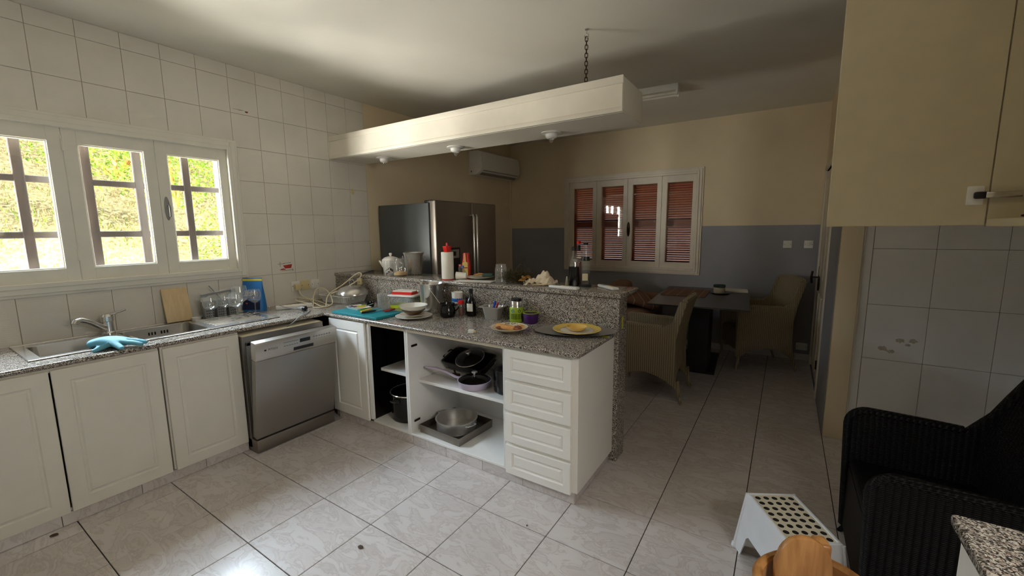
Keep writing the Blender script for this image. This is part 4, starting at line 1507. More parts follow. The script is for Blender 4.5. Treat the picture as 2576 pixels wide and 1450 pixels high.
part(t, 'oil', 'leaf_dark', [(0, 0.003), (0.030, 0.004), (0.029, 0.10), (0, 0.10)])
MB().box(-0.028, 0.012, -0.0352, -0.0335, 0.045, 0.095, 0.001, 1).build('label', 'label_cream', t)
part(t, 'coaster', 'black_matt', [(0, 0.0), (0.044, 0.0), (0.044, 0.01), (0.036, 0.018), (0.0355, 0.006)])
b = MB()
b.prism([(-0.012, 0), (0.012, 0), (0.004, 0.062), (-0.002, 0.062)], 'y', -0.012, 0.012, 0.002)
tag(b.build('price_card', 'label_white', None, (2.452, 2.80, ZB), (0, 0, RV)), 'small white folded card left of the black sauce bottle', 'card')
def remote(label, a, c, w, h):
    d = Vector((c[0] - a[0], c[1] - a[1], 0))
    t = thing('remote_control', label, 'remote control', ((a[0] + c[0]) / 2, (a[1] + c[1]) / 2, ZB), math.atan2(d.y, d.x))
    MB().box(-d.length / 2, d.length / 2, -w / 2, w / 2, 0, h, h * 0.4, 3).build('case', 'plastic_white', t)
    MB().box(-d.length * 0.42, -d.length * 0.1, -w * 0.3, w * 0.3, h - 0.0004, h + 0.0008, 0.0003, 1).build('screen', 'plastic_grey', t)
    for k in range(4):
        MB().box(d.length * (0.0 + 0.1 * k), d.length * (0.06 + 0.1 * k), -w * 0.22, w * 0.22, h - 0.0004, h + 0.0014, 0.0005, 1).build('button', 'plastic_ivory', t)
remote('long white remote control at the front edge of the bar', (2.412, 2.612), (2.64, 2.585), 0.05, 0.022)
remote('short white remote control near the free end of the bar', (2.70, 2.83), (2.865, 2.685), 0.05, 0.02)

# ---------------------------------------------------------------- peninsula worktop
ZK = HC + 0.0005
t = thing('plastic_basket', 'translucent white slatted plastic basket in the corner of the worktop', 'basket', (0.345, 2.40, ZK), R(6))
b = MB()
loft(b, [rl(0, 0, 0.34, 0.19, 0.03, 0.0), rl(0, 0, 0.34, 0.19, 0.03, 0.004)], cap0=True, cap1=True)
b.build('base', 'plastic_clear', t)
b = MB()
loft(b, [rl(0, 0, 0.385, 0.235, 0.035, 0.062), rl(0, 0, 0.41, 0.26, 0.04, 0.066), rl(0, 0, 0.41, 0.26, 0.04, 0.072), rl(0, 0, 0.385, 0.235, 0.035, 0.072), rl(0, 0, 0.385, 0.235, 0.035, 0.062)])
b.build('rim', 'plastic_white', t)
b = MB()
lo, hi = rrect(0, 0, 0.345, 0.195, 0.03, 5), rrect(0, 0, 0.388, 0.238, 0.035, 5)
def per(pts, n):
    L_ = [(Vector(pts[i]), Vector(pts[(i + 1) % len(pts)])) for i in range(len(pts))]
    tot = sum((q - p).length for p, q in L_)
    out, acc, i = [], 0.0, 0
    for k in range(n):
        tgt = tot * k / n
        while acc + (L_[i][1] - L_[i][0]).length < tgt:
            acc += (L_[i][1] - L_[i][0]).length
            i += 1
        p, q = L_[i]
        out.append(p.lerp(q, (tgt - acc) / max(1e-9, (q - p).length)))
    return out
for p, q in zip(per(lo, 84), per(hi, 84)):
    b.tube([(p.x, p.y, 0.002), (q.x, q.y, 0.066)], 0.003, 4)
b.build('side_slats', 'plastic_white', t)
t = thing('domed_cover', 'domed stainless pan lid with a wire handle on the plastic basket', 'lid', (0.46, 2.415, ZK + 0.078), RV)
part(t, 'dome', 'chrome_soft', [(0.142, 0.0), (0.141, 0.008), (0.134, 0.026), (0.105, 0.058), (0.055, 0.078), (0, 0.085), (0, 0.083), (0.055, 0.076), (0.104, 0.056), (0.132, 0.024), (0.138, 0.0)], n=40)
MB().tube([(-0.022, 0, 0.08), (-0.022, 0, 0.118), (-0.012, 0, 0.132), (0.012, 0, 0.132), (0.022, 0, 0.118), (0.022, 0, 0.08)], 0.0035, 8).build('handle', 'chrome', t)
b = MB().box(0.762, 1.302, 1.992, 2.268, ZK, ZK + 0.02, 0.005, 2)
tag(b.build('cutting_board', 'teal'), 'teal plastic cutting board on the peninsula worktop', 'cutting board')
ZT = ZK + 0.0205
t = thing('pen_tray', 'shallow white tray of pens on the teal board', 'tray', (0.875, 2.165, ZT), R(-8))
b = MB()
loft(b, [rl(0, 0, 0.17, 0.11, 0.012, 0.0), rl(0, 0, 0.20, 0.13, 0.015, 0.016), rl(0, 0, 0.195, 0.125, 0.014, 0.016), rl(0, 0, 0.168, 0.108, 0.012, 0.003)], cap0=True, cap1=True)
b.build('tray_body', 'plastic_white', t)
def stick(name, label, cat, a, c, r, mat, mats2=None, blade=None, flat=0.8):
    t = thing(name, label, cat, a)
    d = Vector(c) - Vector(a)
    MB().tube([(0, 0, 0), tuple(d * 0.12), tuple(d * 0.9), tuple(d)], [r * 0.8, r, r, r * 0.7], 8, flat=flat).build('handle' if blade else 'barrel', mat, t)
    if blade:
        e = d.normalized()
        side = Vector((-e.y, e.x, 0)) * blade[1]
        p0 = d
        p1 = d + e * blade[0]
        b = MB()
        b.prism([(p0.x - side.x * 0.5, p0.y - side.y * 0.5), (p0.x + side.x * 0.5, p0.y + side.y * 0.5), (p1.x + side.x * 0.35, p1.y + side.y * 0.35), (p1.x + e.x * 0.02, p1.y + e.y * 0.02)], 'z', d.z - 0.001, d.z + 0.001)
        b.build('blade', 'chrome_soft', t)
    return t
zt = ZT + 0.012
stick('pen', 'dark purple pen in the white tray', 'pen', (0.80, 2.12, zt + 0.002), (0.90, 2.16, zt + 0.008), 0.006, 'purple')
stick('pen', 'black pen across the white tray', 'pen', (0.80, 2.15, zt + 0.006), (0.88, 2.12, zt + 0.008), 0.006, 'plastic_black')
stick('pen', 'red-brown pencil in the white tray', 'pencil', (0.81, 2.175, zt + 0.004), (0.90, 2.19, zt + 0.01), 0.005, 'red_dark')
stick('pen', 'lime green marker in the white tray', 'marker', (0.90, 2.13, zt + 0.012), (0.915, 2.20, zt + 0.016), 0.007, 'lime_dark')
stick('pen', 'yellow marker in the white tray', 'marker', (0.93, 2.12, zt + 0.008), (0.945, 2.18, zt + 0.012), 0.007, 'knife_yellow')
stick('steel_peeler', 'small steel peeler sticking out of the white tray', 'peeler', (0.95, 2.18, zt + 0.012), (0.94, 2.26, zt + 0.022), 0.005, 'chrome_soft')
solid('spice_mortar', 'small black cup behind the pens', 'cup', vessel(0.026, 0.036, 0.05), 'black_enamel', (0.835, 2.315, ZK + 0.0))
stick('knife', 'kitchen knife with a green handle on the teal board', 'knife', (0.995, 2.085, ZT + 0.009), (0.985, 2.155, ZT + 0.010), 0.009, 'knife_green', blade=(0.09, 0.02))
stick('knife', 'kitchen knife with a yellow handle on the teal board', 'knife', (1.048, 2.055, ZT + 0.010), (1.035, 2.165, ZT + 0.012), 0.010, 'knife_yellow', blade=(0.07, 0.022))
stick('knife', 'black-handled kitchen knife at the front of the teal board', 'knife', (1.10, 2.02, ZT + 0.010), (1.115, 2.14, ZT + 0.010), 0.010, 'plastic_black', blade=(0.1, 0.024))
t = stick('scissors', 'scissors with dark red handles at the right end of the teal board', 'scissors', (1.17, 2.165, ZT + 0.010), (1.20, 2.255, ZT + 0.012), 0.007, 'red_dark', blade=(0.09, 0.014))
MB().tube([(0.03, -0.01, 0.0), (0.05, 0.03, 0.003), (0.04, 0.085, 0.004)], [0.006, 0.008, 0.006], 8).build('second_handle', 'red_dark', t)
t = thing('ribbed_glass', 'tall ribbed drinking glass behind the teal board', 'glass', (0.962, 2.335, ZK), RV)
b = MB()
n = 36
loops = []
for (r, z) in ((0.033, 0.0), (0.035, 0.01), (0.042, 0.13), (0.040, 0.13), (0.032, 0.012)):
    loops.append([((r + (0.0012 if i % 2 else -0.0012) * (1 if 0.005 < z < 0.13 else 0)) * math.cos(2 * math.pi * i / n), (r + (0.0012 if i % 2 else -0.0012)) * math.sin(2 * math.pi * i / n), z) for i in range(n)])
loft(b, loops, cap0=True, cap1=True)
b.build('tumbler', 'plastic_clear', t)
t = thing('food_container', 'clear plastic container with lime green base and white lid', 'container', (1.115, 2.455, ZK), R(14))
b = MB()
loft(b, [rl(0, 0, 0.23, 0.13, 0.02, 0.018), rl(0, 0, 0.245, 0.145, 0.02, 0.105)])
b.build('walls', 'plastic_clear', t)
b = MB()
loft(b, [rl(0, 0, 0.225, 0.125, 0.02, 0.0), rl(0, 0, 0.235, 0.135, 0.02, 0.008), rl(0, 0, 0.242, 0.142, 0.02, 0.032), rl(0, 0, 0.236, 0.136, 0.02, 0.032), rl(0, 0, 0.228, 0.128, 0.018, 0.006)], cap0=True, cap1=True)
b.build('green_base', 'lime', t)
b = MB()
loft(b, [rl(0, 0, 0.25, 0.15, 0.02, 0.104), rl(0, 0, 0.268, 0.166, 0.025, 0.110), rl(0, 0, 0.266, 0.164, 0.025, 0.118), rl(0, 0, 0.24, 0.14, 0.02, 0.122)], cap0=True, cap1=True)
b.build('lid', 'plastic_white', t)
t = thing('card_box', 'flat red and white cardboard box on the white container lid', 'box', (1.115, 2.455, ZK + 0.1225), R(14))
MB().box(-0.095, 0.095, -0.055, 0.055, 0, 0.022, 0.001, 1).build('carton', 'red_plastic', t)
MB().box(-0.09, 0.0945, -0.05, 0.0545, 0.022, 0.030, 0.001, 1).build('lid', 'label_white', t)
t = thing('steel_bucket', 'polished steel wine bucket on the peninsula worktop', 'bucket', (1.435, 2.438, ZK), RV)
part(t, 'bucket', 'chrome_soft', [(0, 0), (0.076, 0), (0.082, 0.01), (0.10, 0.22), (0.108, 0.23), (0.11, 0.234), (0.106, 0.237), (0.096, 0.22), (0.078, 0.012), (0, 0.01)], n=40)
for s_ in (-1, 1):
    MB().ball((s_ * 0.104, 0, 0.17), 0.014, (0.7, 1, 1)).build('knob', 'chrome', t)
G_ = 'stack of crockery left of the black pot'
solid('dinner_plate', 'wide white plate at the bottom of the crockery stack', 'plate', plate_prof(0.138, 0.016), 'plate_white', (1.462, 2.212, ZK), 40, group=G_)
solid('side_plate', 'smaller white plate second from the bottom of the crockery stack', 'plate', plate_prof(0.104, 0.014), 'ceramic_cream', (1.462, 2.212, ZK + 0.0165), 36, group=G_)
solid('brown_bowl', 'brown stoneware bowl in the middle of the crockery stack', 'bowl', [(0, 0), (0.05, 0), (0.085, 0.03), (0.088, 0.034), (0.084, 0.034), (0.05, 0.005), (0, 0.005)], 'ceramic_brown', (1.462, 2.212, ZK + 0.027), 36, group=G_)
solid('cream_bowl', 'shallow cream bowl on top of the crockery stack', 'bowl', [(0, 0), (0.06, 0), (0.095, 0.026), (0.106, 0.044), (0.107, 0.047), (0.103, 0.047), (0.09, 0.028), (0.058, 0.005), (0, 0.005)], 'plate_white', (1.462, 2.212, ZK + 0.05), 36, group=G_)
t = thing('black_pot', 'small black glazed pot on the peninsula worktop', 'pot', (1.668, 2.362, ZK), RV)
part(t, 'body', 'black_enamel', [(0, 0), (0.05, 0), (0.056, 0.008), (0.061, 0.03), (0.058, 0.06), (0.05, 0.08), (0.054, 0.098), (0.057, 0.104), (0.052, 0.104), (0.046, 0.082), (0.05, 0.01), (0, 0.006)])
MB().tube([(0.05, 0, 0.088), (0.08, 0, 0.09), (0.085, 0, 0.07), (0.06, 0, 0.045)], 0.006, 8).build('handle', 'black_enamel', t)
b = MB()
b.tube([(0.0, 0.0, 0.0), (-0.09, 0.0, 0.085), (-0.19, 0.01, 0.185), (-0.22, 0.012, 0.21)], [0.007, 0.003, 0.004, 0.006], 8, flat=0.6)
tag(b.build('spoon', 'chrome', None, (1.668, 2.362, ZK + 0.03), (0, 0, R(4))), 'long steel spoon leaning out of the black pot', 'spoon')
t = thing('glass_tumbler', 'clear glass tumbler under the white and blue tub', 'glass', (1.667, 2.478, ZK), RV)
part(t, 'tumbler', 'glass_clear', [(0, 0), (0.036, 0), (0.039, 0.09), (0.037, 0.09), (0.034, 0.006), (0, 0.006)])
t = thing('yogurt_tub', 'white tub with a blue landscape print on the clear tumbler', 'tub', (1.667, 2.478, ZK + 0.0905), RV)
part(t, 'tub', 'plastic_white', [(0, 0), (0.041, 0), (0.0435, 0.08), (0.0445, 0.084), (0.0405, 0.084), (0.039, 0.004), (0, 0.004)], n=32)
b = MB()
n = 15
pts0 = [(-75 + 10 * k) for k in range(n)]
f_lo = [b.bm.verts.new((0.0424 * math.sin(R(a)), -0.0424 * math.cos(R(a)), 0.010 + 0.004 * (k % 2))) for k, a in enumerate(pts0)]
f_hi = [b.bm.verts.new((0.0434 * math.sin(R(a)), -0.0434 * math.cos(R(a)), 0.030 + 0.012 * abs(math.sin(k * 1.3)))) for k, a in enumerate(pts0)]
for k in range(n - 1):
    b.bm.faces.new((f_lo[k], f_lo[k + 1], f_hi[k + 1], f_hi[k]))
b.build('print', 'print_blue', t)
t = thing('spice_jar', 'small spice jar with a red lid', 'jar', (1.722, 2.455, ZK), RV)
part(t, 'glass', 'glass_clear', [(0, 0), (0.021, 0), (0.0225, 0.004), (0.0225, 0.08), (0.018, 0.09), (0, 0.09)])
part(t, 'spice', 'spice', [(0, 0.003), (0.019, 0.003), (0.019, 0.06), (0, 0.06)])
part(t, 'lid', 'red_plastic', [(0.021, 0.088), (0.0225, 0.09), (0.0225, 0.114), (0.02, 0.117), (0, 0.117)])
t = thing('dark_jar', 'dark brown jar with a black lid behind the spice jar', 'jar', (1.752, 2.518, ZK), RV)
part(t, 'jar_body', 'soy_black', [(0, 0), (0.027, 0), (0.029, 0.005), (0.029, 0.10), (0.025, 0.11), (0, 0.11)])
part(t, 'lid', 'plastic_black', [(0.028, 0.11), (0.029, 0.135), (0.026, 0.138), (0, 0.138)])
t = thing('sauce_bottle', 'round black sauce bottle with a white label under the bar', 'bottle', (1.805, 2.478, ZK), RV)
part(t, 'bottle', 'soy_black', [(0, 0), (0.033, 0), (0.036, 0.006), (0.036, 0.10), (0.030, 0.125), (0.015, 0.15), (0.0135, 0.185), (0, 0.185)])
part(t, 'cap', 'plastic_black', [(0.016, 0.183), (0.0165, 0.206), (0.014, 0.209), (0, 0.209)])
b = MB()
pr_ = [(-62 + 12 * k) for k in range(8)]
a_ = [b.bm.verts.new((0.0365 * math.sin(R(a)), -0.0365 * math.cos(R(a)), 0.04)) for a in pr_]
c_ = [b.bm.verts.new((0.0365 * math.sin(R(a)), -0.0365 * math.cos(R(a)), 0.10)) for a in pr_]
for k in range(7):
    b.bm.faces.new((a_[k], a_[k + 1], c_[k + 1], c_[k]))
b.build('label', 'label_white', t)
t = thing('steel_container', 'square steel catering container with pens and lighters in it', 'container', (2.012, 2.472, ZK), R(6))
b = MB()
loft(b, [rl(0, 0, 0.10, 0.07, 0.012, 0.0), rl(0, 0, 0.105, 0.075, 0.016, 0.006), rl(0, 0, 0.135, 0.105, 0.02, 0.09), rl(0, 0, 0.175, 0.145, 0.012, 0.092), rl(0, 0, 0.175, 0.145, 0.012, 0.095), rl(0, 0, 0.131, 0.101, 0.02, 0.094), rl(0, 0, 0.10, 0.07, 0.012, 0.008)], cap0=True, cap1=True)
b.build('pan', 'steel', t)
stick('lighter', 'blue lighter standing in the steel container', 'lighter', (2.01, 2.46, ZK + 0.03), (2.035, 2.475, ZK + 0.135), 0.011, 'blue_pen')
stick('lighter', 'dark red lighter standing in the steel container', 'lighter', (2.03, 2.455, ZK + 0.03), (2.062, 2.47, ZK + 0.128), 0.010, 'red_dark')
stick('pen', 'black pen leaning right in the steel container', 'pen', (2.03, 2.49, ZK + 0.03), (2.09, 2.51, ZK + 0.115), 0.005, 'plastic_black')
stick('pen', 'grey pen leaning right in the steel container', 'pen', (2.035, 2.47, ZK + 0.03), (2.10, 2.485, ZK + 0.11), 0.004, 'chrome_soft')
t = thing('food_flask', 'lime green insulated food flask with steel neck', 'flask', (2.205, 2.492, ZK), RV)
part(t, 'body', 'lime_dark', [(0, 0), (0.047, 0), (0.05, 0.006), (0.05, 0.098), (0.046, 0.106), (0, 0.106)], n=32)
part(t, 'neck', 'chrome_soft', [(0.044, 0.104), (0.041, 0.115), (0.0405, 0.145), (0.037, 0.15), (0, 0.15)])
part(t, 'lid', 'plastic_black', [(0.038, 0.148), (0.038, 0.163), (0.034, 0.168), (0, 0.168)])
b = MB()
for a in (-48, -34, -22, -10, 2, 14, 26, 40):
    m = Matrix.Rotation(R(a), 4, 'Z')
    b.box(-0.002, 0.002, -0.0512, -0.0495, 0.022, 0.062, 0, 1, m)
b.build('stripe_print', 'print_black', t)
for k, a in enumerate((-32, 22)):
    b = MB()
    m = Matrix.Rotation(R(a), 4, 'Z') @ face_mtx((0, -0.0505, 0.082), (1, 0, 0), (0, 0, 1))
    b.lathe([(0.008, 0.0), (0.011, 0.0), (0.011, 0.001), (0.008, 0.001)], (0, 0, 0), 18, m, closed=True)
    b.build('ring_print', 'print_black' if k else 'print_blue', t)
t = thing('purple_bowl', 'purple cup with a lime green inside next to the flask', 'cup', (2.322, 2.495, ZK), RV)
part(t, 'outside', 'purple', [(0, 0), (0.045, 0), (0.05, 0.006), (0.056, 0.07), (0.0555, 0.074), (0.053, 0.074), (0.052, 0.07), (0, 0.006)])
part(t, 'lining', 'lime_dark', [(0.0565, 0.0715), (0.0565, 0.0755), (0.0515, 0.0755), (0.044, 0.012), (0, 0.012)])
t = thing('leftover_plate', 'cream soup plate with bread and leftovers on the worktop edge', 'plate', (2.325, 2.215, ZK), RV)
part(t, 'dish', 'ceramic_cream', [(0, 0), (0.06, 0), (0.085, 0.012), (0.12, 0.028), (0.121, 0.031), (0.118, 0.031), (0.084, 0.016), (0.058, 0.004), (0, 0.004)], n=40)
text('rim_lettering', 'OF GA', 0.026, 'print_black', t, Matrix.Translation((0.008, 0.098, 0.0262)) @ Matrix.Rotation(R(24), 4, 'X'))
for k in range(18):
    a = R(20 * k)
    if 60 < 20 * k < 130: continue
    MB().box(-0.003, 0.003, -0.004, 0.004, 0, 0.001, 0, 1, Matrix.Rotation(a, 4, 'Z') @ Matrix.Translation((0.105, 0, 0.0245)) @ Matrix.Rotation(R(-22), 4, 'Y')).build('rim_print', 'print_black', t)
b = MB()
loft(b, [[(x, y + 0.01 * math.sin(x * 30), z) for x, y, z in rl(-0.02, 0.0, w, h, 0.015, zz)] for (w, h, zz) in ((0.12, 0.03, 0.012), (0.135, 0.036, 0.018), (0.135, 0.034, 0.03), (0.12, 0.028, 0.036))], cap0=True, cap1=True)
tag(b.build('bread_slice', 'food_bread', None, (2.318, 2.208, ZK + 0.002), (0, R(6), R(5))), 'toasted slice of bread across the leftover plate', 'bread')
random.seed(41)
for k, (lb) in enumerate(('brown lump of leftover stew at the right of the plate', 'small brown lump of stew nearest the rim', 'orange-brown piece of food at the back of the plate', 'crumbled brown food left of the bread')):
    b = MB()
    b.ball((0, 0, 0), (0.026, 0.018, 0.022, 0.024)[k], (1.1, 0.9, 0.6), 12, 8)
    for v in b.bm.verts:
        v.co *= 1 + 0.22 * math.sin(v.co.x * 260 + k) * math.cos(v.co.y * 230)
    p = [(2.378, 2.232), (2.392, 2.205), (2.372, 2.275), (2.262, 2.195)][k]
    tag(b.build('food_lump', ('food_brown', 'food_brown', 'food_bread', 'food_brown')[k], None, (p[0], p[1], ZK + 0.024)), lb, 'food')
t = thing('usb_charger', 'small white charger cube near the worktop edge', 'charger', (2.146, 2.045, ZK), R(20))
MB().box(-0.018, 0.018, -0.012, 0.012, 0, 0.024, 0.003, 2).build('cube', 'plastic_white', t)
MB().box(0.018, 0.032, -0.009, 0.009, 0.006, 0.020, 0.002, 1).build('plug_end', 'plastic_ivory', t)
b = MB()
ov = lambda a_, c_, z: [(a_ * math.cos(2 * math.pi * k / 48), c_ * math.sin(2 * math.pi * k / 48), z) for k in range(48)]
loft(b, [ov(0.20, 0.10, 0.0), ov(0.215, 0.115, 0.004), ov(0.25, 0.145, 0.013), ov(0.256, 0.150, 0.016), ov(0.250, 0.146, 0.0165), ov(0.214, 0.114, 0.007), ov(0.20, 0.10, 0.003)], cap0=True, cap1=True)
tag(b.build('oval_tray', 'steel_h', None, (2.705, 2.392, ZK), (0, 0, R(24))), 'oval polished metal tray at the free end of the worktop', 'tray')
t = thing('yellow_plate', 'white plate with a broad yellow rim on the oval tray', 'plate', (2.715, 2.40, ZK + 0.006), RV)
part(t, 'rim', 'ceramic_yellow', [(0.105, 0.006), (0.15, 0.018), (0.153, 0.021), (0.15, 0.0225), (0.104, 0.0105)], n=48, closed=True)
part(t, 'well', 'plate_white', [(0, 0), (0.085, 0), (0.105, 0.006), (0.105, 0.0102), (0.084, 0.004), (0, 0.004)], n=48)
part(t, 'blue_line', 'print_blue', [(0.1045, 0.0104), (0.1065, 0.0112), (0.1065, 0.0114), (0.1045, 0.0108)], n=48, closed=True)
solid('yellow_dish', 'small pale orange bowl in the middle of the yellow plate', 'bowl', [(0, 0), (0.034, 0), (0.055, 0.012), (0.065, 0.024), (0.066, 0.027), (0.063, 0.027), (0.054, 0.015), (0.033, 0.004), (0, 0.004)], 'yellow_bowl', (2.712, 2.405, ZK + 0.0125), 36)
b = MB().box(2.86, 2.925, 2.385, 2.41, ZK + 0.0, ZK + 0.0008)
tag(b.build('tape_strip', 'tape_yellow', None, smooth=False), 'strip of yellow tape on the worktop corner by the oval tray', 'tape')
b = MB().box(2.9342, 2.935, 2.612, 2.640, 0.895, 0.975)
tag(b.build('tape_strip', 'tape_yellow', None, smooth=False), 'vertical strip of yellow tape on the granite bar end', 'tape')

# ---------------------------------------------------------------- sink side of the worktop
t = thing('wooden_board', 'pale wooden board leaning on the tiles behind the sink', 'cutting board', (0.085, 1.21, HC + 0.0045), 0, rot=(0, R(-15), R(-3)))
MB().box(-0.008, 0.008, -0.078, 0.078, 0.002, 0.252, 0.004, 2).build('board', 'wood_board', t)
t = thing('cutlery_caddy', 'grey perforated cutlery caddy with a blue-grey handle by the window', 'caddy', (0.115, 1.465, HC + 0.0055), R(2))
for k in range(3):
    y0 = -0.125 + 0.084 * k
    b = MB()
    loft(b, [rl(0, y0 + 0.041, 0.056, 0.064, 0.01, 0.0), rl(0, y0 + 0.041, 0.066, 0.076, 0.012, 0.125), rl(0, y0 + 0.041, 0.062, 0.072, 0.012, 0.125), rl(0, y0 + 0.041, 0.052, 0.060, 0.01, 0.004)], cap0=True, cap1=True)
    cell = b.build('cell', 'plastic_grey', t)
    b = MB()
    for i in range(4):
        for j in range(5):
            b.lathe([(0, 0.0008), (0.0034, 0.0008), (0.0034, -0.001)], (0, 0, 0), 8, face_mtx((0.0292 + 0.0013 * j * 0.8, y0 + 0.041 - 0.021 + 0.014 * i, 0.018 + 0.02 * j), (0, 1, 0), (0.05, 0, 1)))
    b.build('perforation', 'black_hole', cell)
b = MB()
b.prism([(-0.12, 0.185), (0.12, 0.205), (0.12, 0.180), (0.09, 0.176), (0.07, 0.183), (-0.07, 0.172), (-0.09, 0.160), (-0.12, 0.162)], 'x', -0.006, 0.006, 0.002)
b.build('handle', 'plastic_grey', t)
for y in (-0.118, 0.118):
    MB().box(-0.004, 0.004, y - 0.006, y + 0.006, 0.11, 0.185, 0.001, 1).build('post', 'plastic_clear', t)
b = MB()
b.tube([(0.118, 1.50, HC + 0.10), (0.085, 1.455, HC + 0.19), (0.06, 1.425, HC + 0.245)], [0.006, 0.010, 0.008], 8, flat=0.35)
tag(b.build('table_knife', 'plastic_grey'), 'grey-handled knife standing in the cutlery caddy', 'knife')
b = MB()
b.tube([(0.11, 1.375, HC + 0.08), (0.10, 1.345, HC + 0.135), (0.10, 1.325, HC + 0.155)], [0.004, 0.006, 0.018], 10, flat=0.4)
tag(b.build('soup_spoon', 'chrome_soft'), 'steel spoon sticking out left of the cutlery caddy', 'spoon')
def wine_glass(label, loc, h, r, prof_k=1.0):
    t = thing('wine_glass', label, 'wine glass', loc, RV, 'wine glasses on the drainboard')
    s = h / 0.19
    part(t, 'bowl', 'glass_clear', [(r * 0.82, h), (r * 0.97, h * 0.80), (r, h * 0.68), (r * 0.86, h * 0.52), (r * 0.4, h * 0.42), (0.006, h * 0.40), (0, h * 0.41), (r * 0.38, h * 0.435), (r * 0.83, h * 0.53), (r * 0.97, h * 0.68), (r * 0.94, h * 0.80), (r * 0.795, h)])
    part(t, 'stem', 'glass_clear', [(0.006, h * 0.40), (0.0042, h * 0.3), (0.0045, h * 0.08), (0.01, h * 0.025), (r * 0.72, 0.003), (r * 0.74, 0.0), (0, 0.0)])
    return t
zs_ = HC + 0.0095
wine_glass('leftmost wine glass before the cutlery caddy', (0.225, 1.362, zs_), 0.175, 0.052)
wine_glass('second wine glass from the left before the cutlery caddy', (0.205, 1.462, zs_), 0.172, 0.050)
g3 = wine_glass('wine glass with white lettering on its bowl', (0.30, 1.502, zs_), 0.185, 0.052)
text('glass_lettering', 'METAXA', 0.019, 'print_white', g3, Matrix.Translation((0.0, -0.0508, 0.155)) @ Matrix.Rotation(R(90), 4, 'X'))
wine_glass('tallest wine glass behind the lettered one', (0.195, 1.578, zs_), 0.225, 0.058)
wine_glass('rightmost wine glass in front of the blue pouch', (0.195, 1.686, zs_), 0.185, 0.048)
t = thing('detergent_pouch', 'blue dishwasher-tablet pouch with a yellow top strip', 'pouch', (0.085, 1.735, HC + 0.001), R(33))
b = MB()
secs = [(0.17, 0.085, 0.0), (0.175, 0.09, 0.03), (0.17, 0.07, 0.12), (0.162, 0.03, 0.2), (0.16, 0.008, 0.245), (0.16, 0.003, 0.275)]
loft(b, [rl(0, 0, w, d, min(d * 0.45, 0.025), z) for (w, d, z) in secs], cap0=True, cap1=True)
b.build('pouch', 'pouch_blue', t)
b = MB()
b.box(-0.0805, 0.0805, -0.0035, 0.0035, 0.250, 0.268, 0.001, 1)
b.build('top_strip', 'pouch_yellow', t)
Mx = Matrix.Translation((0, -0.045, 0.0)) 
tilt = Matrix.Rotation(R(90 - 15), 4, 'X')
text('brand_lettering', 'finish', 0.056, 'print_navy', t, Matrix.Translation((-0.004, -0.0315, 0.148)) @ tilt, 0.0006)
text('brand_outline', 'finish', 0.056, 'print_white', t, Matrix.Translation((-0.004, -0.0308, 0.148)) @ tilt, 0.0003, 0.0032)
MB().box(-0.05, 0.045, -0.0008, 0.0008, -0.004, 0.004, 0, 1, Matrix.Translation((0, -0.0345, 0.117)) @ Matrix.Rotation(R(-15), 4, 'X')).build('red_underline', 'print_red', t)
b = MB()
b.box(-0.07, 0.07, -0.0008, 0.0008, -0.04, 0.04, 0, 1, Matrix.Translation((0, -0.0435, 0.055)) @ Matrix.Rotation(R(-6), 4, 'X'))
b.build('tablet_print', 'pouch_navy', t)
MB().box(-0.022, 0.022, -0.0008, 0.0008, -0.016, 0.016, 0, 1, Matrix.Translation((-0.045, -0.0395, 0.085)) @ Matrix.Rotation(R(-10), 4, 'X') @ Matrix.Rotation(R(35), 4, 'Y')).build('offer_print', 'rust', t)
t = thing('plastic_ring', 'small white plastic strainer ring on the drainboard', 'strainer', (0.115, 1.302, HC + 0.005), RV)
part(t, 'ring', 'plastic_white', [(0.022, 0), (0.028, 0), (0.031, 0.02), (0.028, 0.02), (0.024, 0.004)], closed=True)
def cutlery(name, label, cat, a, c, kind):
    t = thing(name, label, cat, a)
    d = Vector(c) - Vector(a)
    e = d.normalized(); s = Vector((-e.y, e.x, 0))
    MB().tube([(0, 0, 0), tuple(d * 0.3 + Vector((0, 0, 0.004))), tuple(d * 0.72)], [0.006, 0.005, 0.003], 8, flat=0.4).build('handle', 'chrome_soft', t)
    if kind == 'fork':
        for k in (-1.5, -0.5, 0.5, 1.5):
            MB().tube([tuple(d * 0.70), tuple(d * 0.78 + s * 0.005 * k), tuple(d + s * 0.005 * k + Vector((0, 0, 0.004)))], 0.0018, 5).build('tine', 'chrome_soft', t)
    else:
        MB().ball(tuple(d * 0.86), 0.018, (1.5, 0.9, 0.3), 12, 8, Matrix.Rotation(math.atan2(e.y, e.x), 4, 'Z')).build('scoop', 'chrome_soft', t)
cutlery('fork', 'steel fork lying across the front of the drainboard', 'fork', (0.40, 1.42, HC + 0.014), (0.29, 1.60, HC + 0.016), 'fork')
cutlery('fork', 'steel fork farther back on the drainboard', 'fork', (0.36, 1.47, HC + 0.016), (0.22, 1.62, HC + 0.02), 'fork')
cutlery('teaspoon', 'teaspoon lying at the far end of the drainboard', 'spoon', (0.35, 1.56, HC + 0.014), (0.26, 1.665, HC + 0.014), 'spoon')
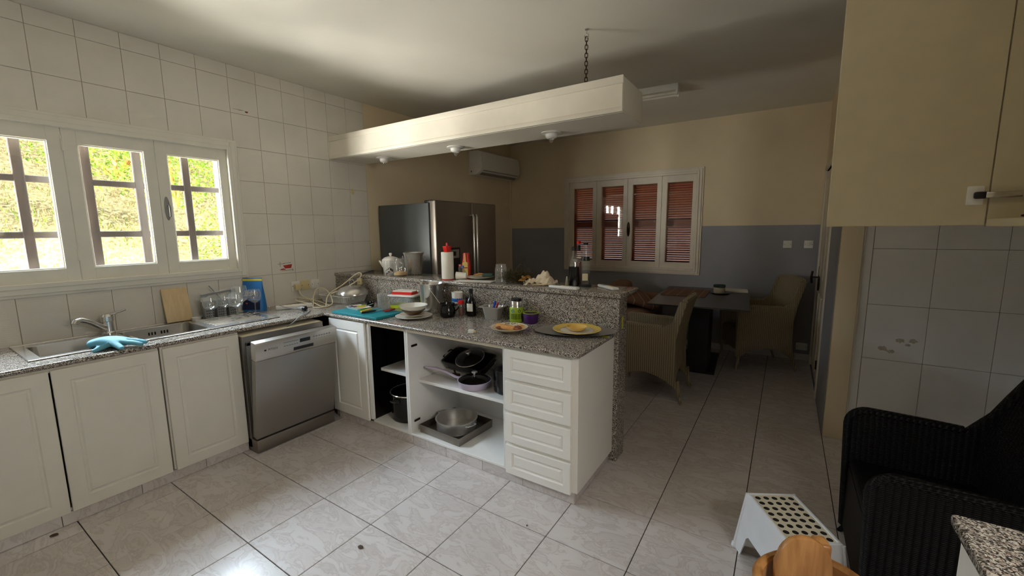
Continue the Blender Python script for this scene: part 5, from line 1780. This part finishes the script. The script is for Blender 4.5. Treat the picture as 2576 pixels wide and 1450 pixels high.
# blue rubber glove hanging over the sink edge
vs_ = [(0, 0, 0.03), (-0.06, 0.005, 0.032), (-0.115, -0.01, 0.022), (-0.14, -0.02, 0.014), (0.05, 0.018, 0.03), (0.105, 0.03, 0.022), (0.15, 0.035, 0.012), (0.05, -0.012, 0.028), (0.11, -0.008, 0.022), (0.16, -0.005, 0.010), (0.035, -0.045, 0.022), (0.075, -0.06, 0.012), (0.10, -0.075, 0.004), (-0.01, -0.045, 0.024), (-0.018, -0.08, 0.012), (-0.03, -0.115, -0.002)]
ed_ = [(0, 1), (1, 2), (2, 3), (0, 4), (4, 5), (5, 6), (0, 7), (7, 8), (8, 9), (0, 10), (10, 11), (11, 12), (0, 13), (13, 14), (14, 15)]
ra = [(0.05, 0.034), (0.046, 0.032), (0.05, 0.028), (0.054, 0.026), 0.021, 0.018, 0.013, 0.021, 0.018, 0.013, 0.021, 0.017, 0.012, 0.024, 0.020, 0.013]
ra = [r if isinstance(r, tuple) else (r, r * 0.8) for r in ra]
gl = skin_mesh('rubber_glove', 'rubber_blue', None, vs_, ed_, ra, (0.575, 0.735, HC + 0.006), (0, 0, R(33)))
tag(gl, 'light blue rubber glove draped on the sink front edge', 'glove')
# power strip and cables
t = thing('power_strip', 'long ivory power strip lying by the tiles', 'power strip', (0.275, 1.965, HC + 0.0005), math.atan2(2.085 - 1.841, 0.355 - 0.236))
MB().box(-0.14, 0.14, -0.026, 0.026, 0, 0.032, 0.006, 2).build('case', 'plastic_white', t)
for k in range(4):
    MB().lathe([(0.019, 0.0), (0.0205, 0.001), (0.0205, 0.0015), (0.0, 0.0012)], (-0.10 + 0.06 * k, 0, 0.031), 18).build('outlet', 'plastic_ivory', t)
def cable(name, label, pts, r, mat, n=60, cat='cable'):
    P = [Vector(p) for p in pts]
    out = []
    for i in range(len(P) - 1):
        p0, p1, p2, p3 = P[max(0, i - 1)], P[i], P[i + 1], P[min(len(P) - 1, i + 2)]
        for k in range(8):
            s = k / 8
            out.append(0.5 * ((2 * p1) + (-p0 + p2) * s + (2 * p0 - 5 * p1 + 4 * p2 - p3) * s * s + (-p0 + 3 * p1 - 3 * p2 + p3) * s ** 3))
    out.append(P[-1])
    o = MB().tube(out, r, 7).build(name, mat)
    return tag(o, label, cat)
zc = HC + 0.0055
cable('extension_cable', 'cream cable coiled in loops between the sockets and the basket',
      [(0.05, 2.144, 1.02), (0.065, 2.16, 0.96), (0.12, 2.20, zc + 0.02), (0.24, 2.17, zc), (0.30, 2.06, zc + 0.03), (0.20, 2.03, zc + 0.045), (0.10, 2.10, zc + 0.05), (0.15, 2.22, zc + 0.02), (0.32, 2.22, zc), (0.46, 2.17, zc), (0.47, 2.08, zc), (0.40, 2.06, zc), (0.34, 2.10, zc + 0.02), (0.25, 2.16, zc + 0.06), (0.22, 2.22, zc + 0.13), (0.30, 2.26, zc + 0.12), (0.44, 2.22, zc + 0.02), (0.46, 2.12, zc), (0.40, 2.07, zc + 0.036)], 0.0045, 'cable_cream')
cable('appliance_cable', 'cream cable looping up high beside the bar end',
      [(0.46, 2.14, zc), (0.36, 2.24, zc + 0.085), (0.40, 2.36, zc + 0.16), (0.43, 2.46, zc + 0.235), (0.46, 2.50, zc + 0.262), (0.49, 2.50, zc + 0.245), (0.49, 2.46, zc + 0.20), (0.45, 2.36, zc + 0.14), (0.37, 2.26, zc + 0.09)], 0.005, 'cable_cream')
t = thing('adapter_plug', 'ivory adapter plug hanging in the cable loop', 'plug', (0.452, 2.505, HC + 0.185), RV)
MB().box(-0.022, 0.022, -0.012, 0.016, -0.03, 0.03, 0.006, 2).build('case', 'plastic_ivory', t)
for s_ in (-1, 1):
    MB().box(s_ * 0.009 - 0.002, s_ * 0.009 + 0.002, -0.022, -0.01, -0.01, 0.006).build('pin', 'chrome_soft', t)
cable('black_cable', 'thin black cable running onto the left end of the bar',
      [(0.46, 2.515, HC + 0.215), (0.44, 2.535, ZB + 0.012), (0.38, 2.60, ZB + 0.005), (0.30, 2.72, ZB + 0.004), (0.22, 2.86, ZB + 0.004)], 0.004, 'plastic_black')
t = thing('cable_connector', 'grey cable connector lying near the worktop edge', 'connector', (0.45, 1.93, HC + 0.021), 0, rot=(0, R(90), R(20)))
part(t, 'grip', 'plastic_grey', [(0, -0.045), (0.009, -0.045), (0.012, -0.02), (0.019, 0.0), (0.020, 0.03), (0.017, 0.03), (0.017, 0.032), (0, 0.032)])
part(t, 'socket_face', 'plastic_black', [(0.0205, 0.012), (0.0205, 0.036), (0.0, 0.036), (0.0, 0.034)])
cable('grey_cable', 'grey cable with connector hanging over the worktop edge',
      [(0.24, 1.86, HC + 0.037), (0.30, 1.89, HC + 0.02), (0.41, 1.918, HC + 0.012)], 0.004, 'cable_grey')
cable('grey_lead', 'short grey lead dropping from the worktop above the dishwasher',
      [(0.49, 1.945, HC + 0.012), (0.55, 1.93, HC + 0.006), (0.62, 1.86, HC + 0.006), (0.685, 1.77, HC + 0.004), (0.703, 1.70, HC - 0.03), (0.69, 1.66, HC - 0.05)], 0.004, 'cable_grey')

# ---------------------------------------------------------------- in the open cabinets
def handled(t, r, z, mat, ang=(0, 180), size=0.035):
    for a in ang:
        m = Matrix.Rotation(R(a), 4, 'Z')
        MB().tube([tuple(m @ Vector(p)) for p in ((r - 0.002, -size, z), (r + 0.025, -size * 0.9, z + 0.006), (r + 0.035, 0, z + 0.008), (r + 0.025, size * 0.9, z + 0.006), (r - 0.002, size, z))], 0.005, 8).build('handle', mat, t)
t = thing('stock_pot', 'large black enamel pot on the floor of the narrow open cabinet', 'pot', (1.385, 2.215, 0.089), 0)
part(t, 'pot', 'black_enamel', [(0, 0), (0.14, 0), (0.15, 0.012), (0.152, 0.205), (0.156, 0.21), (0.149, 0.21), (0.146, 0.2), (0.144, 0.014), (0, 0.006)], n=40)
part(t, 'rim', 'chrome', [(0.1555, 0.205), (0.158, 0.21), (0.154, 0.214), (0.149, 0.211)], n=40, closed=True)
handled(t, 0.152, 0.165, 'plastic_black', (90, 270))
solid('grey_plate', 'grey plate under the black pan on the narrow shelf', 'plate', plate_prof(0.11, 0.02), 'cable_grey', (1.36, 2.34, 0.4825))
t = thing('frying_pan', 'black frying pan on the narrow shelf', 'pan', (1.36, 2.34, 0.505), R(75))
part(t, 'pan', 'nonstick', [(0, 0), (0.085, 0), (0.105, 0.045), (0.107, 0.046), (0.102, 0.048), (0.083, 0.005), (0, 0.005)], n=36)
MB().tube([(0.10, 0, 0.04), (0.13, 0, 0.055), (0.16, 0, 0.06)], 0.01, 8).build('handle', 'plastic_black', t)
t = thing('baking_sheet', 'dark baking sheet leaning inside the narrow cabinet', 'baking sheet', (1.475, 2.27, 0.4835), 0, rot=(0, R(20), 0))
MB().box(-0.005, 0.005, -0.13, 0.13, 0.0025, 0.22, 0.003, 1).build('sheet', 'black_matt', t)
t = thing('roasting_tin', 'black roasting tin tilted at the back of the wide shelf', 'roasting tin', (1.84, 2.415, 0.522), 0, rot=(R(22), 0, R(-4)))
b = MB()
loft(b, [rl(0, 0, 0.36, 0.16, 0.02, 0.0), rl(0, 0, 0.40, 0.19, 0.025, 0.06), rl(0, 0, 0.42, 0.20, 0.03, 0.064), rl(0, 0, 0.42, 0.20, 0.03, 0.067), rl(0, 0, 0.394, 0.184, 0.025, 0.066), rl(0, 0, 0.354, 0.164, 0.02, 0.005)], cap0=True, cap1=True)
b.build('tin', 'nonstick', t)
handled(t, 0.205, 0.062, 'nonstick', (0, 180), 0.05)
t = thing('saucepan_lid', 'black domed lid lying in the roasting tin', 'lid', (1.845, 2.395, 0.588), 0, rot=(R(22), 0, 0))
part(t, 'dome', 'black_enamel', [(0.112, 0.0), (0.09, 0.016), (0.04, 0.027), (0, 0.03), (0, 0.026), (0.088, 0.012), (0.108, 0.0)])
part(t, 'rim', 'chrome_soft', [(0.1125, -0.002), (0.115, 0.0), (0.1125, 0.003), (0.108, 0.0)], closed=True)
part(t, 'knob', 'chrome_soft', [(0.01, 0.028), (0.008, 0.04), (0.02, 0.05), (0.018, 0.056), (0, 0.058)])
t = thing('brass_tap_fitting', 'small brass fitting before the roasting tin', 'fitting', (1.80, 2.285, 0.4675), R(10))
MB().tube([(-0.03, 0, 0.012), (0.03, 0, 0.012)], 0.011, 10).build('barrel', 'bronze', t)
MB().tube([(0.0, 0, 0.012), (-0.015, 0, 0.045)], 0.007, 8).build('stub', 'bronze', t)
t = thing('lilac_pan', 'lilac frying pan with a glass lid on the wide shelf', 'pan', (2.045, 2.195, 0.4675), R(188))
part(t, 'pan', 'lilac', [(0, 0), (0.095, 0), (0.105, 0.008), (0.118, 0.05), (0.12, 0.052), (0.114, 0.052), (0.10, 0.008), (0, 0.006)], n=36)
MB().tube([(0.11, 0, 0.045), (0.15, 0, 0.046), (0.22, 0, 0.07), (0.32, 0, 0.088), (0.41, 0, 0.086)], [0.011, 0.011, 0.012, 0.013, 0.011], 10, flat=0.7).build('handle', 'lilac', t)
part(t, 'glass_lid', 'glass_lid', [(0.112, 0.052), (0.09, 0.066), (0.04, 0.076), (0, 0.078), (0, 0.075), (0.04, 0.073), (0.09, 0.063), (0.11, 0.052)])
part(t, 'knob', 'chrome', [(0.007, 0.076), (0.007, 0.092), (0.02, 0.1), (0.02, 0.106), (0, 0.108)])
part(t, 'inside', 'nonstick', [(0, 0.0075), (0.099, 0.009), (0.1125, 0.05)])
t = thing('casserole', 'navy black casserole with lid at the right of the wide shelf', 'casserole', (2.293, 2.262, 0.4675), R(20))
part(t, 'pot', 'black_enamel', [(0, 0), (0.10, 0), (0.108, 0.01), (0.11, 0.15), (0.105, 0.152), (0, 0.012)], n=36)
part(t, 'lid', 'black_enamel', [(0.112, 0.152), (0.113, 0.162), (0.10, 0.176), (0.04, 0.188), (0, 0.19), (0, 0.16)], n=36)
part(t, 'knob', 'plastic_black', [(0.012, 0.186), (0.01, 0.2), (0.02, 0.21), (0, 0.213)])
t = thing('square_tin', 'square galvanised tray on the floor of the wide cabinet', 'tray', (1.845, 2.222, 0.089), R(-3))
b = MB()
for (w, h, z) in (): pass
q0, q1 = 0.185, 0.19
loft(b, [rl(0, 0, 0.385, 0.36, 0.004, 0.0, 2), rl(0, 0, 0.39, 0.365, 0.004, 0.056, 2), rl(0, 0, 0.384, 0.359, 0.004, 0.056, 2), rl(0, 0, 0.379, 0.354, 0.004, 0.004, 2)], cap0=True, cap1=True)
b.build('tray_body', 'steel_dark', t)
t = thing('steel_pan', 'round stainless pan with two loop handles in the square tray', 'pan', (1.845, 2.225, 0.094), R(-12))
part(t, 'pan', 'steel', [(0, 0), (0.135, 0), (0.145, 0.01), (0.148, 0.085), (0.155, 0.088), (0.155, 0.091), (0.144, 0.09), (0.141, 0.012), (0, 0.006)], n=44)
handled(t, 0.15, 0.075, 'chrome', (0, 180), 0.04)
# ================================================================ DINING END
def wicker_chair(label, loc, rz, w, mat, armz, backz, depth=0.60, legs='wicker_cream', arch=True, group=None, round_front=0.03, seatz=0.43, lean=0.04, cat='chair', name='wicker_armchair', backx=None):
    t = thing(name, label, cat, loc, rz, group)
    z0 = 0.15 if arch else 0.05
    rf = round_front
    D = depth
    B0 = D - 0.085 if backx is None else backx
    # side panel outline (x = front to back, z)
    out = [(0.02, z0)]
    out += [(0.0, armz - rf)] + [(rf - rf * math.cos(a), armz - rf + rf * math.sin(a)) for a in [R(12 * q_) for q_ in range(1, 8)] + [R(90)]]
    out += [(D * 0.40, armz - 0.006), (B0 - 0.05 if backx else D * 0.72, armz - 0.012)]
    bx_ = lambda z: B0 + (0.0 if z < 0.5 else (z - 0.5) ** 1.5 * 0.28) + (0.12 * (0.45 - z) ** 1.6 if z < 0.45 else 0) + lean * max(0, z - armz)
    k = 5
    for i in range(1, k + 1):
        z = armz + (backz - armz) * i / k
        out.append((bx_(z) - 0.03, z))
    rear = []
    for i in range(12):
        z = backz - (backz - z0 + 0.02) * i / 11
        rear.append((bx_(z) + 0.035, z))
    out += rear
    if arch:
        out += [(D * 0.84, z0 + 0.03), (D * 0.68, z0 + 0.075), (D * 0.5, z0 + 0.10), (D * 0.32, z0 + 0.085), (D * 0.16, z0 + 0.045), (0.055, z0 + 0.01)]
    for s_ in (-1, 1):
        b = MB()
        y = s_ * w / 2
        b.prism(out, 'y', y - 0.02, y + 0.02, 0.006)
        sd = b.build('side_panel', mat, t)
        b = MB()
        b.tube([(p[0], y, p[1]) for p in out[0:12]], 0.0225, 10)
        b.build('arm_roll', mat, sd)
    # back panel
    b = MB()
    n = 12
    rows_f, rows_r = [], []
    m_ = 9
    for i in range(n + 1):
        z = z0 + (0.16 if arch else 0.0) + (backz - z0 - (0.16 if arch else 0.0)) * i / n
        rf_, rr_ = [], []
        for j in range(m_ + 1):
            v = j / m_ * 2 - 1
            zz = z
            if i == n: zz = z + 0.02 * (1 - v * v)
            if i == 0 and arch: zz = z - 0.14 * v ** 4
            cx = 0.025 * (1 - v * v)
            rf_.append(b.bm.verts.new((bx_(z) + cx - 0.01, v * (w / 2 - 0.018), zz)))
            rr_.append(b.bm.verts.new((bx_(z) + cx + 0.028, v * (w / 2 - 0.018), zz)))
        rows_f.append(rf_); rows_r.append(rr_)
    for i in range(n):
        for j in range(m_):
            b.bm.faces.new((rows_f[i][j], rows_f[i][j + 1], rows_f[i + 1][j + 1], rows_f[i + 1][j]))
            b.bm.faces.new((rows_r[i][j + 1], rows_r[i][j], rows_r[i + 1][j], rows_r[i + 1][j + 1]))
    for j in range(m_):
        b.bm.faces.new((rows_f[n][j], rows_f[n][j + 1], rows_r[n][j + 1], rows_r[n][j]))
        b.bm.faces.new((rows_f[0][j + 1], rows_f[0][j], rows_r[0][j], rows_r[0][j + 1]))
    b.build('backrest', mat, t)
    zz = lambda v: backz + 0.02 * (1 - v * v)
    b = MB()
    b.tube([(bx_(backz) + 0.009 + 0.025 * (1 - v * v), v * w / 2, zz(v)) for v in [-1 + 0.2 * k for k in range(11)]], 0.026, 8)
    b.build('top_roll', mat, t)
    b = MB()
    b.box(0.015, D - 0.07, -w / 2 + 0.02, w / 2 - 0.02, seatz - 0.06, seatz, 0.02, 2)
    b.build('seat', mat, t)
    b = MB()
    b.box(0.012, 0.04, -w / 2 + 0.02, w / 2 - 0.02, z0 + (0.06 if arch else 0.0), seatz - 0.03, 0.006, 1)
    b.build('front_apron', mat, t)
    for (x, dx) in ((0.035, -0.03), (D - 0.03, 0.045)):
        for s_ in (-1, 1):
            b = MB()
            b.tube([(x, s_ * w / 2, z0 + 0.06), (x + dx * 0.4, s_ * w / 2, z0 * 0.55), (x + dx, s_ * (w / 2 + 0.008), 0.0)], [0.020, 0.014, 0.010], 10)
            b.build('leg', legs, t)
    return t
wicker_chair('cream wicker armchair with its back to the kitchen passage, nearest the bar', (2.495, 3.975, 0), 0.0, 0.45, 'wicker_cream', 0.68, 0.915, group='wicker dining chairs')
wicker_chair('cream wicker armchair by the door, at the far end of the dining table', (3.305, 5.245, 0), R(25.3), 0.49, 'wicker_cream', 0.70, 0.97, group='wicker dining chairs')
wicker_chair('large black woven armchair at the right foreground', (4.108, 2.205, 0), 0.0, 0.66, 'wicker_black', 0.655, 1.08, 0.68, 'wicker_black', False, None, 0.07, 0.42, 0.25, 'armchair', 'black_armchair', 0.44)

t = thing('dining_table', 'dark square-edged dining table on a black pedestal', 'table', (3.06, 4.94, 0), R(4))
MB().box(-0.452, 0.452, -0.71, 0.71, 0.785, 0.80, 0.002, 1).build('table_top', 'table_black', t)
MB().box(-0.10, 0.10, -0.26, 0.26, 0.03, 0.785, 0.004, 1).build('column', 'black_matt', t)
MB().box(-0.24, 0.17, -0.24, 0.56, 0.0, 0.03, 0.004, 1).build('base_plate', 'black_matt', t)
ZD = 0.8005
b = MB()
b.prism(rrect(0, 0, 0.46, 0.60, 0.03, 4), 'z', 0, 0.004)
tag(b.build('placemat', 'mat_striped', None, (2.86, 5.11, ZD), (0, 0, R(2))), 'brown striped placemat lying on the dark dining table', 'placemat')
t = thing('candle_saucer', 'dark saucer under the green-lidded candle jar', 'saucer', (3.20, 5.22, ZD))
part(t, 'saucer', 'table_black', plate_prof(0.1, 0.010))
t = thing('candle_jar', 'cream candle jar with a dark green lid on a saucer', 'candle', (3.19, 5.23, ZD + 0.0065))
part(t, 'jar_body', 'ceramic_cream', [(0, 0), (0.056, 0), (0.06, 0.006), (0.06, 0.06), (0.057, 0.064), (0, 0.064)])
part(t, 'lid', 'sponge_green', [(0.0605, 0.064), (0.063, 0.07), (0.063, 0.088), (0.058, 0.092), (0, 0.093)])
b = MB().box(-0.13, 0.13, -0.10, 0.10, 0, 0.022, 0.003, 1)
tag(b.build('book', 'label_white', None, (3.33, 5.46, ZD), (0, 0, R(6))), 'pale thin book behind the candle jar', 'book')

# brown covered seat left of the table
t = thing('covered_armchair', 'armchair under a brown cloth cover left of the dining table', 'armchair', (2.27, 4.97, 0), R(2))
def soft(b, x0, x1, y0, y1, z0, z1, bev):
    b.box(x0, x1, y0, y1, z0, z1, bev, 4)
    for v in b.bm.verts:
        v.co += Vector((0.006 * math.sin(17 * v.co.z + 9 * v.co.y), 0.006 * math.sin(13 * v.co.x + 11 * v.co.z), 0.008 * math.sin(9 * v.co.x + 8 * v.co.y)))
    return b
soft(MB(), -0.28, 0.30, -0.55, 0.55, 0.03, 0.47, 0.06).build('seat_base', 'cushion_brown', t)
soft(MB(), -0.34, -0.12, -0.56, 0.56, 0.40, 0.86, 0.07).build('backrest', 'cushion_brown', t)
soft(MB(), -0.13, 0.28, -0.50, 0.50, 0.44, 0.64, 0.08).build('seat_cushion', 'cushion_brown', t)
soft(MB(), -0.30, 0.26, 0.40, 0.58, 0.40, 0.72, 0.06).build('arm', 'cushion_brown', t)
soft(MB(), -0.30, 0.26, -0.58, -0.40, 0.40, 0.66, 0.06).build('arm', 'cushion_brown', t)
b = soft(MB(), -0.21, 0.21, -0.32, 0.32, -0.035, 0.035, 0.03)
tag(b.build('striped_cushion', 'mat_striped', None, (2.30, 4.96, 0.735), (R(6), R(14), R(28))), 'brown cushion with pale stripes on the covered armchair', 'cushion')

# ================================================================ FOREGROUND
# white plastic step stool with round holes
t = thing('step_stool', 'white plastic step stool with round holes in its top', 'stool', (3.715, 2.133, 0), R(29.6))
Wt, Lt, Ht, fl = 0.213, 0.325, 0.30, 0.03
def hole_sheet(b, x0, y0, cw, ch, nx, ny, r, z):
    f0 = len(b.bm.faces)
    n = 16
    for i in range(nx):
        for j in range(ny):
            cx, cy = x0 + (i + 0.5) * cw, y0 + (j + 0.5) * ch
            inner, outer, low = [], [], []
            for k in range(n):
                a = 2 * math.pi * (k + 0.5) / n
                c_, s_ = math.cos(a), math.sin(a)
                m = max(abs(c_) / (cw / 2), abs(s_) / (ch / 2))
                outer.append(b.bm.verts.new((cx + c_ / m, cy + s_ / m, z)))
                inner.append(b.bm.verts.new((cx + r * c_, cy + r * s_, z)))
                low.append(b.bm.verts.new((cx + r * c_, cy + r * s_, z - 0.004)))
            for k in range(n):
                q = (k + 1) % n
                b.bm.faces.new((outer[k], outer[q], inner[q], inner[k]))
                b.bm.faces.new((inner[k], inner[q], low[q], low[k]))
            # corner fillers
            for (sx, sy) in ((1, 1), (-1, 1), (-1, -1), (1, -1)):
                cand = [v for v in outer if (v.co.x - cx) * sx > 1e-6 and (v.co.y - cy) * sy > 1e-6]
                a_ = max(cand, key=lambda v: abs(v.co.x - cx) - 0.001 * abs(v.co.y - cy) if abs(abs(v.co.x - cx) - cw / 2) < 1e-6 else -1)
                side_x = [v for v in cand if abs(abs(v.co.x - cx) - cw / 2) < 1e-6]
                side_y = [v for v in cand if abs(abs(v.co.y - cy) - ch / 2) < 1e-6]
                if side_x and side_y:
                    p = max(side_x, key=lambda v: abs(v.co.y - cy))
                    q = max(side_y, key=lambda v: abs(v.co.x - cx))
                    if p is not q:
                        cv = b.bm.verts.new((cx + sx * cw / 2, cy + sy * ch / 2, z))
                        b.bm.faces.new((p, cv, q))
    b._new(f0)
b = MB()
mg = 0.014
hole_sheet(b, mg, -Lt + mg, (Wt - 2 * mg) / 5, (Lt - 2 * mg) / 8, 5, 8, 0.0122, Ht - 0.004)
b.build('perforated_top', 'stool_top', t, smooth=False)
dot = None
for i in range(5):
    for j in range(8):
        if dot is None:
            dot = MB().lathe([(0, 0), (0.0122, 0), (0.0122, -0.006), (0, -0.006)], n=16).build('hole_shade_disc', 'black_matt', t)  # black disc fills each hole, standing in for the shade inside
            o = dot
        else:
            o = dup(dot, parent=t)
        o.location = (mg + (i + 0.5) * (Wt - 2 * mg) / 5, -Lt + mg + (j + 0.5) * (Lt - 2 * mg) / 8, Ht - 0.0048)
b = MB()
for q in ((0, Wt, -mg, 0), (0, Wt, -Lt, -Lt + mg), (0, mg, -Lt + mg, -mg), (Wt - mg, Wt, -Lt + mg, -mg)):
    b.box(q[0], q[1], q[2], q[3], Ht - 0.012, Ht, 0.003, 2)
b.build('top_rim', 'stool_white', t)
def side_quad(b, A, Bq, C, D_, poly, thick):
    """polygon in (s,t) mapped on quad A(bottom,s=0) B(bottom,s=1) C(top,s=1) D(top,s=0)"""
    A, Bq, C, D_ = map(Vector, (A, Bq, C, D_))
    nrm = (Bq - A).cross(D_ - A).normalized() * thick
    f = lambda s, u: (A.lerp(Bq, s)).lerp(D_.lerp(C, s), u)
    p1 = [b.bm.verts.new(f(s, u)) for s, u in poly]
    p2 = [b.bm.verts.new(f(s, u) + nrm) for s, u in poly]
    n = len(poly)
    b.bm.faces.new(p1); b.bm.faces.new(p2[::-1])
    for i in range(n):
        b.bm.faces.new((p1[i], p2[i], p2[(i + 1) % n], p1[(i + 1) % n]))
poly = [(0, 0), (0.15, 0), (0.2, 0.34), (0.24, 0.4), (0.76, 0.4), (0.8, 0.34), (0.85, 0), (1, 0), (1, 1), (0, 1)]
bt = [(-fl, -Lt - fl, 0), (Wt + fl, -Lt - fl, 0), (Wt + fl, fl, 0), (-fl, fl, 0)]
tp = [(0, -Lt, Ht - 0.004), (Wt, -Lt, Ht - 0.004), (Wt, 0, Ht - 0.004), (0, 0, Ht - 0.004)]
for i in range(4):
    j = (i + 1) % 4
    b = MB()
    side_quad(b, bt[i], bt[j], tp[j], tp[i], poly, -0.005)
    b.build('side', 'stool_white', t, smooth=False)
for i in range(4):
    p = Vector(bt[i])
    b = MB()
    b.tube([tuple(p), tuple(p.lerp(Vector(tp[i]), 0.06)), tuple(p.lerp(Vector(tp[i]), 0.08)), tp[i]], [0.014, 0.013, 0.008, 0.006], 8)
    b.build('corner_post', 'stool_white', t)

# honey-coloured wooden chair in the near foreground
t = thing('wooden_chair', 'honey-coloured wooden chair with a rounded back board at the bottom edge', 'chair', (3.905, 1.265, 0), R(20))
b = MB()
pts = [(-0.070, 0.30), (0.070, 0.30), (0.072, 0.615)] + [(0.004 + 0.068 * math.cos(a), 0.617 + 0.078 * math.sin(a)) for a in [R(8 + 12 * k) for k in range(1, 14)]] + [(-0.070, 0.615)]
b.prism(pts, 'y', -0.011, 0.011, 0.005)
b.build('back_board', 'wood_honey', t, (0.0, -0.012, 0.0), (R(-6), 0, 0))
arc = [(0.02 + 0.14 * math.sin(a), 0.11 - 0.14 * 0.7 * (1 - math.cos(a)), 0.572 + 0.010 * math.cos(2 * a)) for a in [R(-100 + 10 * k) for k in range(21)]]
b = MB()
f0 = []
for (x, y, z) in arc:
    n_ = Vector((x, (y - 0.0) * 1.2, 0)).normalized()
    ring = [b.bm.verts.new(Vector((x, y, z)) + n_ * du + Vector((0, 0, dv))) for du, dv in ((-0.011, -0.05), (0.011, -0.05), (0.013, 0.018), (0.006, 0.026), (-0.006, 0.026), (-0.012, 0.018))]
    f0.append(ring)
for A, C in zip(f0, f0[1:]):
    for k in range(6):
        b.bm.faces.new((A[k], A[(k + 1) % 6], C[(k + 1) % 6], C[k]))
b.bm.faces.new(f0[0]); b.bm.faces.new(f0[-1][::-1])
b.build('curved_rail', 'wood_honey', t)
MB().box(0.034, 0.070, 0.052, 0.10, 0.53, 0.675, 0.008, 3).build('rail_block', 'wood_honey', t)
b = MB()
b.prism(rrect(0.0, -0.12, 0.30, 0.30, 0.06, 5), 'z', 0.32, 0.345, 0.006)
b.build('seat', 'wood_honey', t)
for (x, y) in ((-0.12, -0.23), (0.12, -0.23), (-0.13, 0.0), (0.13, 0.0)):
    MB().tube([(x * 0.9, y, 0.32), (x * 1.08, y * 1.05, 0.0)], [0.018, 0.014], 10).build('leg', 'wood_honey', t)
for s_ in (-1, 1):
    MB().tube([(s_ * 0.125, -0.0, 0.34), (0.02 + s_ * 0.135, 0.0, 0.54)], [0.014, 0.012], 8).build('back_post', 'wood_honey', t)

# crumbs on the floor
for k, (p, s_, lb) in enumerate((((2.135, 1.155), 0.016, 'dark brown flake on the pale floor tiles'), ((0.72, 0.36), 0.018, 'brown crumb on the floor before the sink cabinet'), ((2.75, 1.72), 0.007, 'tiny dark crumb near the drawer unit'))):
    b = MB()
    b.ball((0, 0, 0.004), s_, (1, 0.7, 0.2), 8, 6)
    for v in b.bm.verts:
        v.co.x *= 1 + 0.3 * math.sin(v.co.y * 400); v.co.z = max(0.0005, v.co.z)
    tag(b.build('floor_crumb', 'leaf_dark', None, (p[0], p[1], 0), (0, 0, k)), lb, 'crumb')
